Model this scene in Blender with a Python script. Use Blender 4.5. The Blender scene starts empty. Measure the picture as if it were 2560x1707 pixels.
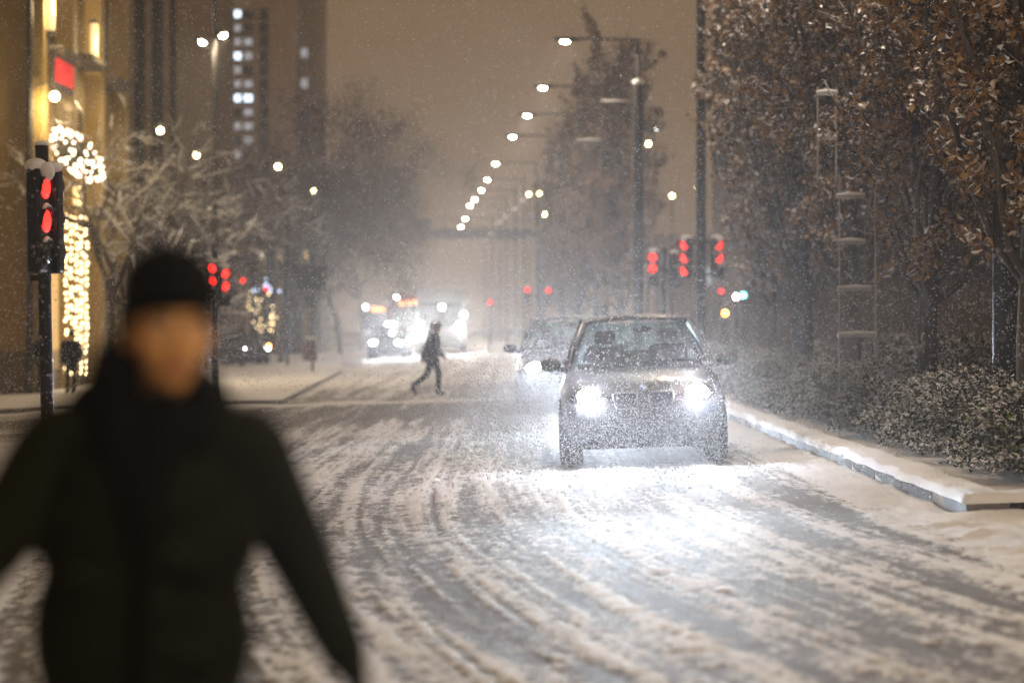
import bpy, math, random
import numpy as np
from mathutils import Vector, Matrix, Euler

random.seed(7)
rng = np.random.default_rng(7)
R = math.radians
sc = bpy.context.scene
COL = sc.collection

# ------------------------------------------------------------------ camera, sky, exposure
F = 6044.0            # focal length in photo pixels (85 mm on a 36 mm sensor, 2560 px wide)
HZ = 800.0            # horizon row in the photo
EYE = 1.65
cam = bpy.data.cameras.new('camera')
cam.lens = 85.0
cam.sensor_width = 36.0
cam.shift_y = -53.5 / 2560.0
cam.clip_end = 2000.0
cam.dof.use_dof = True
cam.dof.focus_distance = 23.5
cam.dof.aperture_fstop = 1.25
camo = bpy.data.objects.new('camera', cam)
camo.location = (0, 0, EYE)
camo.rotation_euler = (R(90), 0, 0)
COL.objects.link(camo)
sc.camera = camo

world = bpy.data.worlds.new('World')
sc.world = world
world.use_nodes = True
nt = world.node_tree
nt.nodes.clear()
wo = nt.nodes.new('ShaderNodeOutputWorld')
sky = nt.nodes.new('ShaderNodeTexSky')
sky.sky_type = 'NISHITA'
sky.sun_disc = False
sky.sun_elevation = R(-4.0)
sky.sun_rotation = R(200)
bg1 = nt.nodes.new('ShaderNodeBackground')
bg1.inputs['Strength'].default_value = 0.05
bg2 = nt.nodes.new('ShaderNodeBackground')          # low cloud lit brown by the city
bg2.inputs['Color'].default_value = (0.180, 0.112, 0.054, 1)
bg2.inputs['Strength'].default_value = 1.15
ad = nt.nodes.new('ShaderNodeAddShader')
nt.links.new(sky.outputs[0], bg1.inputs['Color'])
nt.links.new(bg1.outputs[0], ad.inputs[0])
nt.links.new(bg2.outputs[0], ad.inputs[1])
nt.links.new(ad.outputs[0], wo.inputs['Surface'])

vs = sc.view_settings
vs.view_transform = 'Standard'
vs.look = 'None'
vs.exposure = 0.0
vs.gamma = 1.0
vs.use_curve_mapping = False

cy = sc.cycles
sc.render.engine = 'CYCLES'
cy.use_denoising = True
cy.denoiser = 'OPENIMAGEDENOISE'
cy.denoising_input_passes = 'RGB_ALBEDO_NORMAL'
cy.max_bounces = 4
cy.diffuse_bounces = 2
cy.glossy_bounces = 2
cy.transmission_bounces = 4
cy.transparent_max_bounces = 12
cy.volume_bounces = 0
cy.caustics_reflective = False
cy.caustics_refractive = False
cy.sample_clamp_direct = 0
cy.use_adaptive_sampling = True
cy.adaptive_threshold = 0.03
cy.sample_clamp_indirect = 4.0
cy.blur_glossy = 1.0

LAMP_W = 1450.0       # street lamps
HEAD_W = 300.0      # car headlights
HAZE = 0.0013

# ------------------------------------------------------------------ helpers
def G(x):
    """crossfall of the street: it rises to the right"""
    return 0.032 * min(5.0, max(-14.0, x))

def at(px, py, d):
    return Vector(((px - 1280.0) / F * d, d, EYE + (HZ - py) / F * d))

def tag(o, label=None, cat=None, group=None, kind=None):
    if label: o['label'] = label
    if cat: o['category'] = cat
    if group: o['group'] = group
    if kind: o['kind'] = kind
    return o

def thing(name, label, cat, loc=(0, 0, 0), rotz=0.0, group=None):
    o = bpy.data.objects.new(name, None)
    o.empty_display_size = 0.2
    COL.objects.link(o)
    o.location = loc
    o.rotation_euler = (0, 0, rotz)
    return tag(o, label, cat, group)

class MB:
    def __init__(s):
        s.v = []; s.f = []
    def add(s, vs, fs):
        b = len(s.v)
        s.v.extend([tuple(p) for p in vs])
        s.f.extend([tuple(i + b for i in q) for q in fs])
        return s
    def box(s, c, size, rot=None):
        x, y, z = size[0] / 2, size[1] / 2, size[2] / 2
        vs = [Vector((a * x, b * y, d * z)) for a in (-1, 1) for b in (-1, 1) for d in (-1, 1)]
        if rot is not None: vs = [rot @ p for p in vs]
        c = Vector(c)
        return s.add([p + c for p in vs], [(0, 1, 3, 2), (4, 6, 7, 5), (0, 4, 5, 1), (2, 3, 7, 6), (0, 2, 6, 4), (1, 5, 7, 3)])
    def path(s, pts, rad, n=8, caps=True):
        pts = [Vector(p) for p in pts]
        if not hasattr(rad, '__len__'): rad = [rad] * len(pts)
        vs = []; m = len(pts)
        up = None
        for i, p in enumerate(pts):
            t = (pts[min(i + 1, m - 1)] - pts[max(i - 1, 0)])
            if t.length < 1e-9: t = Vector((0, 0, 1))
            t.normalize()
            if up is None:
                a = Vector((0, 0, 1)) if abs(t.z) < 0.9 else Vector((1, 0, 0))
                up = t.cross(a).normalized()
            else:
                up = (up - t * up.dot(t))
                up = up.normalized() if up.length > 1e-6 else t.orthogonal().normalized()
            w = t.cross(up)
            for k in range(n):
                q = 2 * math.pi * k / n
                vs.append(p + (up * math.cos(q) + w * math.sin(q)) * rad[i])
        fs = []
        for i in range(m - 1):
            for k in range(n):
                k2 = (k + 1) % n
                fs.append((i * n + k, i * n + k2, (i + 1) * n + k2, (i + 1) * n + k))
        if caps:
            fs.append(tuple(range(n - 1, -1, -1)))
            fs.append(tuple((m - 1) * n + k for k in range(n)))
        return s.add(vs, fs)
    def tube(s, a, b, r0, r1=None, n=10):
        return s.path([a, b], [r0, r0 if r1 is None else r1], n)
    def ell(s, c, r, n=16, m=10, rot=None):
        if not hasattr(r, '__len__'): r = (r, r, r)
        c = Vector(c); vs = []
        for i in range(1, m):
            th = math.pi * i / m
            for k in range(n):
                ph = 2 * math.pi * k / n
                p = Vector((r[0] * math.sin(th) * math.cos(ph), r[1] * math.sin(th) * math.sin(ph), r[2] * math.cos(th)))
                vs.append(p)
        vs.append(Vector((0, 0, r[2]))); vs.append(Vector((0, 0, -r[2])))
        if rot is not None: vs = [rot @ p for p in vs]
        fs = []
        for i in range(m - 2):
            for k in range(n):
                k2 = (k + 1) % n
                fs.append((i * n + k, (i + 1) * n + k, (i + 1) * n + k2, i * n + k2))
        T = (m - 1) * n; B = T + 1
        for k in range(n):
            k2 = (k + 1) % n
            fs.append((T, k, k2)); fs.append((B, (m - 2) * n + k2, (m - 2) * n + k))
        return s.add([p + c for p in vs], fs)
    def cap(s, a, b, ra, rb=None, n=14):
        """round-ended limb segment"""
        rb = ra if rb is None else rb
        a = Vector(a); b = Vector(b); t = (b - a)
        L = max(t.length, 1e-6); t.normalize()
        pts = []; rad = []
        for q in (-90, -60, -30):
            pts.append(a + t * ra * math.sin(R(q))); rad.append(max(ra * math.cos(R(q)), 1e-4))
        pts.append(a); rad.append(ra); pts.append(b); rad.append(rb)
        for q in (30, 60, 90):
            pts.append(b + t * rb * math.sin(R(q))); rad.append(max(rb * math.cos(R(q)), 1e-4))
        return s.path(pts, rad, n)
    def lathe(s, prof, c=(0, 0, 0), n=20):
        c = Vector(c); vs = []
        for r, z in prof:
            for k in range(n):
                q = 2 * math.pi * k / n
                vs.append(c + Vector((max(r, 1e-4) * math.cos(q), max(r, 1e-4) * math.sin(q), z)))
        m = len(prof); fs = []
        for i in range(m - 1):
            for k in range(n):
                k2 = (k + 1) % n
                fs.append((i * n + k, i * n + k2, (i + 1) * n + k2, (i + 1) * n + k))
        fs.append(tuple(range(n - 1, -1, -1))); fs.append(tuple((m - 1) * n + k for k in range(n)))
        return s.add(vs, fs)
    def loft(s, rings):
        n = len(rings[0]); vs = [p for r in rings for p in r]; fs = []
        for i in range(len(rings) - 1):
            for k in range(n):
                k2 = (k + 1) % n
                fs.append((i * n + k, i * n + k2, (i + 1) * n + k2, (i + 1) * n + k))
        fs.append(tuple(range(n - 1, -1, -1))); fs.append(tuple((len(rings) - 1) * n + k for k in range(n)))
        return s.add(vs, fs)
    def grid(s, fn, nu, nv):
        vs = [fn(i / nu, j / nv) for j in range(nv + 1) for i in range(nu + 1)]
        fs = [(j * (nu + 1) + i, j * (nu + 1) + i + 1, (j + 1) * (nu + 1) + i + 1, (j + 1) * (nu + 1) + i) for j in range(nv) for i in range(nu)]
        return s.add(vs, fs)
    def mesh(s, name, smooth=False):
        me = bpy.data.meshes.new(name)
        me.from_pydata(s.v, [], s.f)
        if smooth: me.shade_smooth()
        me.update()
        return me
    def build(s, name, mat, parent=None, smooth=False, bevel=0, subsurf=0, solid=0, loc=None):
        o = bpy.data.objects.new(name, s.mesh(name, smooth))
        o.data.materials.append(mat)
        COL.objects.link(o)
        if parent is not None: o.parent = parent
        if loc is not None: o.location = loc
        if solid:
            m = o.modifiers.new('solid', 'SOLIDIFY'); m.thickness = solid; m.offset = 0
        if subsurf:
            m = o.modifiers.new('sub', 'SUBSURF'); m.levels = subsurf; m.render_levels = subsurf
        if bevel:
            m = o.modifiers.new('bevel', 'BEVEL'); m.width = bevel; m.segments = 2; m.limit_method = 'ANGLE'
        return o

def fuse(mb, name, mat, parent, voxel=0.012, it=6):
    """overlapping closed pieces melted into one continuous skin"""
    o = mb.build(name, mat, parent)
    m = o.modifiers.new('remesh', 'REMESH'); m.mode = 'VOXEL'; m.voxel_size = voxel; m.use_smooth_shade = True
    m = o.modifiers.new('smooth', 'SMOOTH'); m.iterations = it; m.factor = 0.5
    return o

def np_mesh(name, verts, faces_flat, per):
    me = bpy.data.meshes.new(name)
    nv = len(verts); nf = len(faces_flat) // per
    me.vertices.add(nv)
    me.vertices.foreach_set('co', np.asarray(verts, dtype=np.float32).ravel())
    me.loops.add(nf * per)
    me.loops.foreach_set('vertex_index', np.asarray(faces_flat, dtype=np.int32))
    me.polygons.add(nf)
    me.polygons.foreach_set('loop_start', np.arange(0, nf * per, per, dtype=np.int32))
    me.update(calc_edges=True)
    return me

def link_mesh(name, me, mat, parent=None):
    o = bpy.data.objects.new(name, me)
    if len(me.materials) == 0: me.materials.append(mat)
    COL.objects.link(o)
    if parent is not None: o.parent = parent
    return o

def copy_tree(o, parent=None):
    c = o.copy(); COL.objects.link(c); c.parent = parent
    for ch in list(o.children): copy_tree(ch, c)
    return c

def vnoise(x, y, seed=0):
    xi = np.floor(x).astype(np.int64); yi = np.floor(y).astype(np.int64)
    fx = x - xi; fy = y - yi
    fx = fx * fx * (3 - 2 * fx); fy = fy * fy * (3 - 2 * fy)
    def h(a, b):
        n = (a * 374761393 + b * 668265263 + seed * 1442695041) & 0xFFFFFFFF
        n = ((n ^ (n >> 13)) * 1274126177) & 0xFFFFFFFF
        return ((n ^ (n >> 16)) & 0xFFFF) / 65535.0
    return (h(xi, yi) * (1 - fx) + h(xi + 1, yi) * fx) * (1 - fy) + (h(xi, yi + 1) * (1 - fx) + h(xi + 1, yi + 1) * fx) * fy

def fbm(x, y, seed=0, o=4):
    a = 0.5; t = 0
    for i in range(o):
        t = t + a * vnoise(x * 2 ** i, y * 2 ** i, seed + i); a *= 0.5
    return t / (1 - 0.5 ** o)

# ------------------------------------------------------------------ materials
def new_mat(name):
    m = bpy.data.materials.new(name); m.use_nodes = True
    t = m.node_tree; b = t.nodes['Principled BSDF']
    return m, t, b

def mat(name, col, rough=0.6, metal=0.0, var=0.25, scale=8.0, bump=0.0, coat=0.0, spec=None):
    m, t, b = new_mat(name)
    tc = t.nodes.new('ShaderNodeTexCoord')
    nz = t.nodes.new('ShaderNodeTexNoise'); nz.inputs['Scale'].default_value = scale; nz.inputs['Detail'].default_value = 6
    t.links.new(tc.outputs['Object'], nz.inputs['Vector'])
    mx = t.nodes.new('ShaderNodeMix'); mx.data_type = 'RGBA'
    mx.inputs['A'].default_value = tuple(c * (1 - var) for c in col) + (1,)
    mx.inputs['B'].default_value = tuple(min(1, c * (1 + var)) for c in col) + (1,)
    t.links.new(nz.outputs['Fac'], mx.inputs['Factor'])
    t.links.new(mx.outputs['Result'], b.inputs['Base Color'])
    b.inputs['Roughness'].default_value = rough
    b.inputs['Metallic'].default_value = metal
    if spec is not None: b.inputs['Specular IOR Level'].default_value = spec
    if coat: b.inputs['Coat Weight'].default_value = coat
    if bump:
        bp = t.nodes.new('ShaderNodeBump'); bp.inputs['Strength'].default_value = bump; bp.inputs['Distance'].default_value = 0.02
        t.links.new(nz.outputs['Fac'], bp.inputs['Height']); t.links.new(bp.outputs[0], b.inputs['Normal'])
    return m

def snow_top(m, lo=0.35, hi=0.75, scale=30.0, snow=(0.80, 0.80, 0.82)):
    """let fresh snow lie on whatever faces up"""
    t = m.node_tree; b = t.nodes['Principled BSDF']
    src = b.inputs['Base Color'].links[0].from_socket
    g = t.nodes.new('ShaderNodeNewGeometry')
    sp = t.nodes.new('ShaderNodeSeparateXYZ'); t.links.new(g.outputs['Normal'], sp.inputs[0])
    nz = t.nodes.new('ShaderNodeTexNoise'); nz.inputs['Scale'].default_value = scale
    tc = t.nodes.new('ShaderNodeTexCoord'); t.links.new(tc.outputs['Object'], nz.inputs['Vector'])
    ad = t.nodes.new('ShaderNodeMath'); ad.operation = 'MULTIPLY_ADD'; ad.inputs[1].default_value = 0.7; 
    t.links.new(nz.outputs['Fac'], ad.inputs[0]); t.links.new(sp.outputs['Z'], ad.inputs[2])
    mr = t.nodes.new('ShaderNodeMapRange'); mr.interpolation_type = 'SMOOTHSTEP'
    mr.inputs['From Min'].default_value = lo + 0.35; mr.inputs['From Max'].default_value = hi + 0.35
    t.links.new(ad.outputs[0], mr.inputs['Value'])
    mx = t.nodes.new('ShaderNodeMix'); mx.data_type = 'RGBA'
    mx.inputs['B'].default_value = snow + (1,)
    t.links.new(src, mx.inputs['A']); t.links.new(mr.outputs[0], mx.inputs['Factor'])
    t.links.new(mx.outputs['Result'], b.inputs['Base Color'])
    return m

def emit(name, col, strength, sample=True):
    m, t, b = new_mat(name)
    b.inputs['Base Color'].default_value = tuple(min(1, c) * 0.5 for c in col) + (1,)
    b.inputs['Emission Color'].default_value = tuple(col) + (1,)
    b.inputs['Emission Strength'].default_value = strength
    b.inputs['Roughness'].default_value = 0.4
    m.cycles.emission_sampling = 'AUTO' if sample else 'NONE'
    return m

def glass(name, tint, refl=0.12):
    m = bpy.data.materials.new(name); m.use_nodes = True
    t = m.node_tree; t.nodes.clear()
    o = t.nodes.new('ShaderNodeOutputMaterial'); tr = t.nodes.new('ShaderNodeBsdfTransparent'); gl = t.nodes.new('ShaderNodeBsdfGlossy')
    tr.inputs['Color'].default_value = tuple(tint) + (1,); gl.inputs['Roughness'].default_value = 0.06
    fr = t.nodes.new('ShaderNodeFresnel'); fr.inputs['IOR'].default_value = 1.6
    mx = t.nodes.new('ShaderNodeMixShader')
    t.links.new(fr.outputs[0], mx.inputs[0]); t.links.new(tr.outputs[0], mx.inputs[1]); t.links.new(gl.outputs[0], mx.inputs[2])
    t.links.new(mx.outputs[0], o.inputs['Surface'])
    return m

def leafmat(name, c1, c2, lo=0.35, hi=0.7, snowscale=5.0):
    m, t, b = new_mat(name)
    g = t.nodes.new('ShaderNodeNewGeometry')
    rp = t.nodes.new('ShaderNodeValToRGB')
    rp.color_ramp.elements[0].color = tuple(c1) + (1,); rp.color_ramp.elements[1].color = tuple(c2) + (1,)
    t.links.new(g.outputs['Random Per Island'], rp.inputs['Fac'])
    t.links.new(rp.outputs['Color'], b.inputs['Base Color'])
    b.inputs['Roughness'].default_value = 0.7
    b.inputs['Specular IOR Level'].default_value = 0.25
    return snow_top(m, lo, hi, snowscale)

M = {}
M['snow'] = mat('snow', (0.80, 0.80, 0.82), 0.75, var=0.06, scale=3, bump=0.25)
M['black_metal'] = mat('black_metal', (0.018, 0.018, 0.019), 0.35, 0.3, 0.4, 12)
M['dark_metal'] = snow_top(mat('dark_metal', (0.028, 0.025, 0.022), 0.4, 0.5, 0.3, 9), 0.6, 0.9)
M['galv'] = mat('galvanised', (0.4, 0.38, 0.35), 0.45, 0.4, 0.25, 15)
M['lamp_warm'] = emit('lamp_lens', (1.0, 0.86, 0.66), 160, False)
M['lamp_yellow'] = emit('globe_lamp', (1.0, 0.80, 0.42), 26)
M['head'] = emit('headlight_lens', (0.86, 0.92, 1.0), 900, False)
M['marker'] = emit('marker_lamp', (0.92, 0.96, 1.0), 30, False)
M['red'] = emit('red_signal', (1.0, 0.022, 0.015), 3.6)
M['amber'] = emit('amber_lamp', (1.0, 0.32, 0.04), 20)
M['orange_led'] = emit('orange_display', (1.0, 0.36, 0.10), 7)
M['cyan'] = emit('green_signal', (0.15, 0.85, 0.9), 14)
M['lens_off'] = mat('unlit_lens', (0.02, 0.02, 0.02), 0.2)
M['rubber'] = mat('rubber', (0.015, 0.015, 0.015), 0.8)
M['alloy'] = mat('alloy', (0.3, 0.3, 0.31), 0.35, 0.9)
M['interior'] = mat('car_interior', (0.015, 0.015, 0.017), 0.8)
M['carglass'] = glass('car_glass', (0.70, 0.82, 0.82))
M['busglass'] = mat('bus_windscreen', (0.03, 0.035, 0.04), 0.1)

# ------------------------------------------------------------------ the ground
def track_u(x, y):
    return x - 0.0074 * np.maximum(0, 25 - y) ** 2 - 0.0012 * np.maximum(0, y - 45) ** 2 * 0

def ground():
    ys = [9.0]
    while ys[-1] < 62: ys.append(ys[-1] + 0.032 * (ys[-1] / 10) ** 1.25)
    far = list(np.geomspace(ys[-1] * 1.01, 430, 60))
    ys = np.array([-45, -20, -8, 0, 4, 6.5, 8] + ys + far)
    xs = np.concatenate([np.array([-140, -80, -45, -28, -20, -16, -14, -12, -10.5, -9, -8, -7.2, -6.6]), np.arange(-6.2, 5.2, 0.028), np.array([5.6, 6.2, 7, 8, 10, 14, 20, 30, 50, 90, 140])])
    X, Y = np.meshgrid(xs, ys)
    u = track_u(X, Y)
    tr = np.zeros_like(X)
    for c, w, a, s in ((-4.6, .3, .5, 1), (-3.75, .22, .6, 2), (-3.1, .16, .5, 3), (-2.45, .26, .75, 4), (-1.75, .2, .6, 5), (-1.15, .3, .9, 6), (-0.55, .16, .6, 7),
                       (0.1, .26, .85, 8), (0.62, .22, 1.0, 9), (1.15, .12, .5, 10), (1.75, .3, .95, 11), (2.3, .22, .9, 12), (2.75, .14, .7, 13), (3.35, .2, .45, 14)):
        cc = c + 0.35 * (fbm(Y * 0.07 + 3.1 * s, Y * 0 + s, s, 2) - 0.5)
        tr = np.maximum(tr, a * np.exp(-((u - cc) / w) ** 2) * (0.45 + 0.9 * fbm(Y * 0.22 + s, u * 2.5 + s, 20 + s, 3)))
    for c, w, a in ((-2.9, .035, .7), (-3.6, .03, .5), (-1.4, .03, .8), (-0.85, .03, .7), (0.35, .03, .7), (1.45, .035, .8), (0.85, .03, .8), (2.05, .03, .6)):
        cc = c + 0.5 * (fbm(Y * 0.05 + 9 * c, Y * 0 + 4, 77, 2) - 0.5)
        tr = np.maximum(tr, a * np.exp(-((u - cc) / w) ** 2) * (fbm(Y * 0.4, u + c, 31, 2) > 0.42))
    big = fbm(u * 0.55 + 7, Y * 0.16, 3, 4)
    med = fbm(u * 3.0, Y * 1.5, 9, 4)
    fine = fbm(X * 14, Y * 7, 5, 3)
    s1 = fbm(u * 7, Y * 0.22, 51, 4); s2 = fbm(u * 20, Y * 0.5, 52, 3)
    cover = 0.93 - 0.52 * tr + 0.45 * (big - 0.5) + 0.4 * (med - 0.5) + 0.7 * (s1 - 0.5) + 1.0 * (s2 - 0.5) + 0.9 * (fine - 0.5)
    bare = np.exp(-((Y - 44.5) / 5.5) ** 2) * 0.65 + np.exp(-((Y - 58) / 7) ** 2) * 0.22   # worn junction
    cover = cover - bare * (X < 4)
    cover = np.where(Y > 64, np.maximum(cover, 0.62), cover)
    drift = np.clip((X - 2.75) / 0.6, 0, 1) * (Y < 60)
    cover = cover + 0.7 * drift
    lump = fbm(X * 6, Y * 2.6, 40, 4)
    Z = 0.032 * np.clip(X, -14, 5)
    nearw = np.clip((62 - Y) / 10, 0, 1) * np.clip((Y - 7.5) / 1.5, 0, 1)
    Z = Z + nearw * (0.006 * (med - 0.5) + 0.004 * (lump - 0.5) + 0.008 * (fine - 0.5) + 0.006 * (fbm(X * 34, Y * 17, 6, 2) - 0.5) - 0.012 * tr + 0.010 * (s2 - 0.5) + 0.010 * np.clip(cover - 0.6, 0, 1))
    rip = np.abs(((Y * 0.9 + 0.6 * fbm(X * 2, Y * 0.8, 61, 3) * 3) % 1.0) - 0.5) * 2
    Z = Z + nearw * drift * (0.026 * (1 - rip) ** 3 + 0.010 * fbm(X * 1.5, Y * 1.2, 88, 3) - 0.02)
    V = np.stack([X, Y, Z], -1).reshape(-1, 3)
    nx = len(xs); ny = len(ys)
    i = np.arange(ny - 1)[:, None] * nx + np.arange(nx - 1)[None, :]
    q = np.stack([i, i + 1, i + 1 + nx, i + nx], -1).reshape(-1)
    me = np_mesh('road', V, q, 4)
    a = me.attributes.new('cover', 'FLOAT', 'POINT')
    a.data.foreach_set('value', cover.astype(np.float32).ravel())
    me.shade_smooth()
    m, t, b = new_mat('snowy_asphalt')
    at_ = t.nodes.new('ShaderNodeAttribute'); at_.attribute_name = 'cover'
    tc = t.nodes.new('ShaderNodeTexCoord')
    mp = t.nodes.new('ShaderNodeMapping'); mp.inputs['Scale'].default_value = (1, 0.55, 1)
    t.links.new(tc.outputs['Object'], mp.inputs[0])
    n1 = t.nodes.new('ShaderNodeTexNoise'); n1.inputs['Scale'].default_value = 48; n1.inputs['Detail'].default_value = 7; n1.inputs['Roughness'].default_value = 0.78
    t.links.new(mp.outputs[0], n1.inputs['Vector'])
    ma = t.nodes.new('ShaderNodeMath'); ma.operation = 'MULTIPLY_ADD'; ma.inputs[1].default_value = 1.7
    t.links.new(n1.outputs['Fac'], ma.inputs[0]); t.links.new(at_.outputs['Fac'], ma.inputs[2])
    n3 = t.nodes.new('ShaderNodeTexNoise'); n3.inputs['Scale'].default_value = 20; n3.inputs['Detail'].default_value = 5; n3.inputs['Roughness'].default_value = 0.65
    t.links.new(mp.outputs[0], n3.inputs['Vector'])
    mb_ = t.nodes.new('ShaderNodeMath'); mb_.operation = 'MULTIPLY_ADD'; mb_.inputs[1].default_value = 1.5
    t.links.new(n3.outputs['Fac'], mb_.inputs[0]); t.links.new(ma.outputs[0], mb_.inputs[2])
    mr = t.nodes.new('ShaderNodeMapRange'); mr.interpolation_type = 'SMOOTHSTEP'
    mr.inputs['From Min'].default_value = 2.0; mr.inputs['From Max'].default_value = 2.5
    t.links.new(mb_.outputs[0], mr.inputs['Value'])
    n2 = t.nodes.new('ShaderNodeTexNoise'); n2.inputs['Scale'].default_value = 90; n2.inputs['Detail'].default_value = 4
    t.links.new(mp.outputs[0], n2.inputs['Vector'])
    rp = t.nodes.new('ShaderNodeValToRGB')
    rp.color_ramp.elements[0].color = (0.06, 0.053, 0.048, 1); rp.color_ramp.elements[1].color = (0.24, 0.22, 0.20, 1)
    t.links.new(n2.outputs['Fac'], rp.inputs['Fac'])
    mx = t.nodes.new('ShaderNodeMix'); mx.data_type = 'RGBA'; mx.inputs['B'].default_value = (0.80, 0.80, 0.82, 1)
    t.links.new(rp.outputs['Color'], mx.inputs['A']); t.links.new(mr.outputs[0], mx.inputs['Factor'])
    t.links.new(mx.outputs['Result'], b.inputs['Base Color'])
    b.inputs['Roughness'].default_value = 0.7
    b.inputs['Specular IOR Level'].default_value = 0.3
    bp = t.nodes.new('ShaderNodeBump'); bp.inputs['Strength'].default_value = 0.55; bp.inputs['Distance'].default_value = 0.03
    t.links.new(n1.outputs['Fac'], bp.inputs['Height']); t.links.new(bp.outputs[0], b.inputs['Normal'])
    o = link_mesh('road', me, m)
    tag(o, 'street with tyre tracks pressed into thin wet snow', kind='structure')
ground()

def slab(name, pts, h, material, label, bev=0.03):
    """raised pavement with a kerb face, following the crossfall"""
    mb = MB(); n = len(pts)
    top = [(x, y, G(x) + h) for x, y in pts]; bot = [(x, y, G(x) - 0.4) for x, y in pts]
    mb.add(top + bot, [tuple(range(n))] + [(i, i + n, (i + 1) % n + n, (i + 1) % n) for i in range(n)])
    o = mb.build(name, material)
    return tag(o, label, kind='structure')

M['pave'] = snow_top(mat('kerb_stone', (0.16, 0.15, 0.14), 0.8, var=0.25, scale=20), 0.2, 0.6, 6)
slab('pavement', [(-4.9, 51.5), (-5.3, 64), (-5.9, 84), (-8.5, 120), (-14, 200), (-14, 51.5)], 0.11, M['pave'], 'snow covered pavement with low kerb beyond the junction')
slab('plaza', [(-14.002, 51.5), (-14.002, 300), (-138, 300), (-138, 51.5)], 0.112, M['pave'], 'snow covered pavement in front of the hotel')
# low windrow of snow left across the mouth of the crossing
mb = MB()
def ridge(u, v):
    x = -16 + 19.5 * u
    y = 50.2 + 1.0 * v + 0.25 * math.sin(x * 1.3)
    return (x, y, G(x) + 0.075 * math.sin(math.pi * v) ** 0.7 * (0.75 + 0.25 * math.sin(x * 3.1)) - 0.012)
mb.grid(ridge, 160, 8)
tag(mb.build('snow_ridge', M['snow'], smooth=True), 'low ridge of ploughed snow across the street', kind='structure')

# central reservation with kerb
def KX(y): return 3.58 - 0.0105 * (y - 19)
mb = MB()
ring = []
kerb_pts = [(KX(19.0), 19.0), (KX(30), 30), (KX(45), 45), (KX(62), 62), (2.6, 90), (0.5, 140), (-2.6, 215)]
isl = [(p[0], p[1]) for p in kerb_pts] + [(5.5, 215), (8.5, 140), (10.5, 90), (11, 60), (11, 19.05)]
slab('reservation', isl, 0.095, mat('planting_bed', (0.55, 0.52, 0.49), 0.9, var=0.35, scale=2.5, bump=0.6), 'snow dusted planting bed of the central reservation')
M['granite'] = mat('granite_kerb', (0.06, 0.058, 0.055), 0.7, var=0.4, scale=60, bump=0.3)
kerb = thing('kerb', None, None, (0, 0, 0)); del kerb
kroot = None
def kerb_stones():
    root = bpy.data.objects.new('kerb', None); COL.objects.link(root); root['kind'] = 'structure'; root['label'] = 'granite kerb of the central reservation under a slab of snow'
    y = 19.0; first = None
    while y < 64:
        L = 1.5
        x0, x1 = KX(y), KX(y + L)
        mb = MB()
        ang = math.atan2(x0 - x1, L)
        mb.box((0, 0, 0), (0.30, L - 0.012, 0.30))
        o = mb.build('kerb_stone', M['granite'], root, bevel=0.012) if first is None else first.copy()
        if first is None: first = o
        else: COL.objects.link(o); o.parent = root
        xm = (x0 + x1) / 2 + 0.15
        o.location = (xm, y + L / 2, G(xm) - .035 + random.uniform(-.010, .006))
        o.rotation_euler = (random.uniform(-.006, .006), -0.03 + random.uniform(-.03, .03), ang + random.uniform(-.008, .008))
        y += L
    for k in range(5):
        o = first.copy(); COL.objects.link(o); o.parent = root
        x = KX(19) + 0.32 + 0.75 + 1.5 * k
        o.rotation_euler = (0, 0, R(90)); o.location = (x, 19.15, G(x) - .035)
    # snow lying on the stones
    mb = MB()
    def cap_(u, v):
        yy = 18.93 + 45 * u
        w = 0.46; x = KX(yy) - 0.035 + w * v
        e = min(1, v / 0.10) if v < .5 else min(1, (1 - v) / 0.45)
        e = min(e, u * 45 / .08)
        n = fbm(np.array([x * 3.0]), np.array([yy * 1.6]), 12, 3)[0]
        return (x + 0.11 * (n - .5), yy, G(x) + 0.117 + 0.045 * math.sqrt(max(0, e * (2 - e))) * (0.35 + 1.4 * n) - (0.02 if e == 0 else 0))
    mb.grid(cap_, 500, 16)
    mb.build('snow_cover', M['snow'], root, smooth=True)
    mb = MB()
    def cap2(u, v):
        x = KX(19) - 0.03 + 7.45 * u
        yy = 18.90 + 0.8 * v
        e = min(1, v / 0.10) if v < .5 else min(1, (1 - v) / 0.45)
        e = min(e, u * 7.45 / .08)
        n = fbm(np.array([x * 3.0]), np.array([yy * 1.6]), 13, 3)[0]
        return (x, yy + 0.03 * (n - .5), G(x) + 0.119 + 0.045 * math.sqrt(max(0, e * (2 - e))) * (0.35 + 1.4 * n) - (0.02 if e == 0 else 0))
    mb.grid(cap2, 120, 16)
    mb.build('snow_cover', M['snow'], root, smooth=True)
    # wind drift against the near end
    mb = MB()
    def dr(u, v):
        x = KX(19) - 0.5 + 6.5 * u
        yy = 17.7 + 1.3 * v
        n = fbm(np.array([x * 1.4]), np.array([yy * 1.4]), 15, 3)[0]
        return (x, yy, G(x) - 0.015 + 0.16 * v * v * n * min(1, u * 10))
    mb.grid(dr, 120, 24)
    mb.build('snow_drift', M['snow'], root, smooth=True)
kerb_stones()
for o in [o for o in COL.objects if o.type == 'EMPTY' and o.name.startswith('kerb') and not o.children]:
    bpy.data.objects.remove(o)

# ------------------------------------------------------------------ street lamps
def spot(parent, loc, power, col, angle, blend, rot, radius=0.08):
    l = bpy.data.lights.new('lamp_light', 'SPOT')
    l.energy = power; l.color = col; l.spot_size = R(angle); l.spot_blend = blend; l.shadow_soft_size = radius
    o = bpy.data.objects.new('lamp_light', l); COL.objects.link(o)
    o.parent = parent; o.location = loc; o.rotation_euler = rot
    return o

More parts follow.
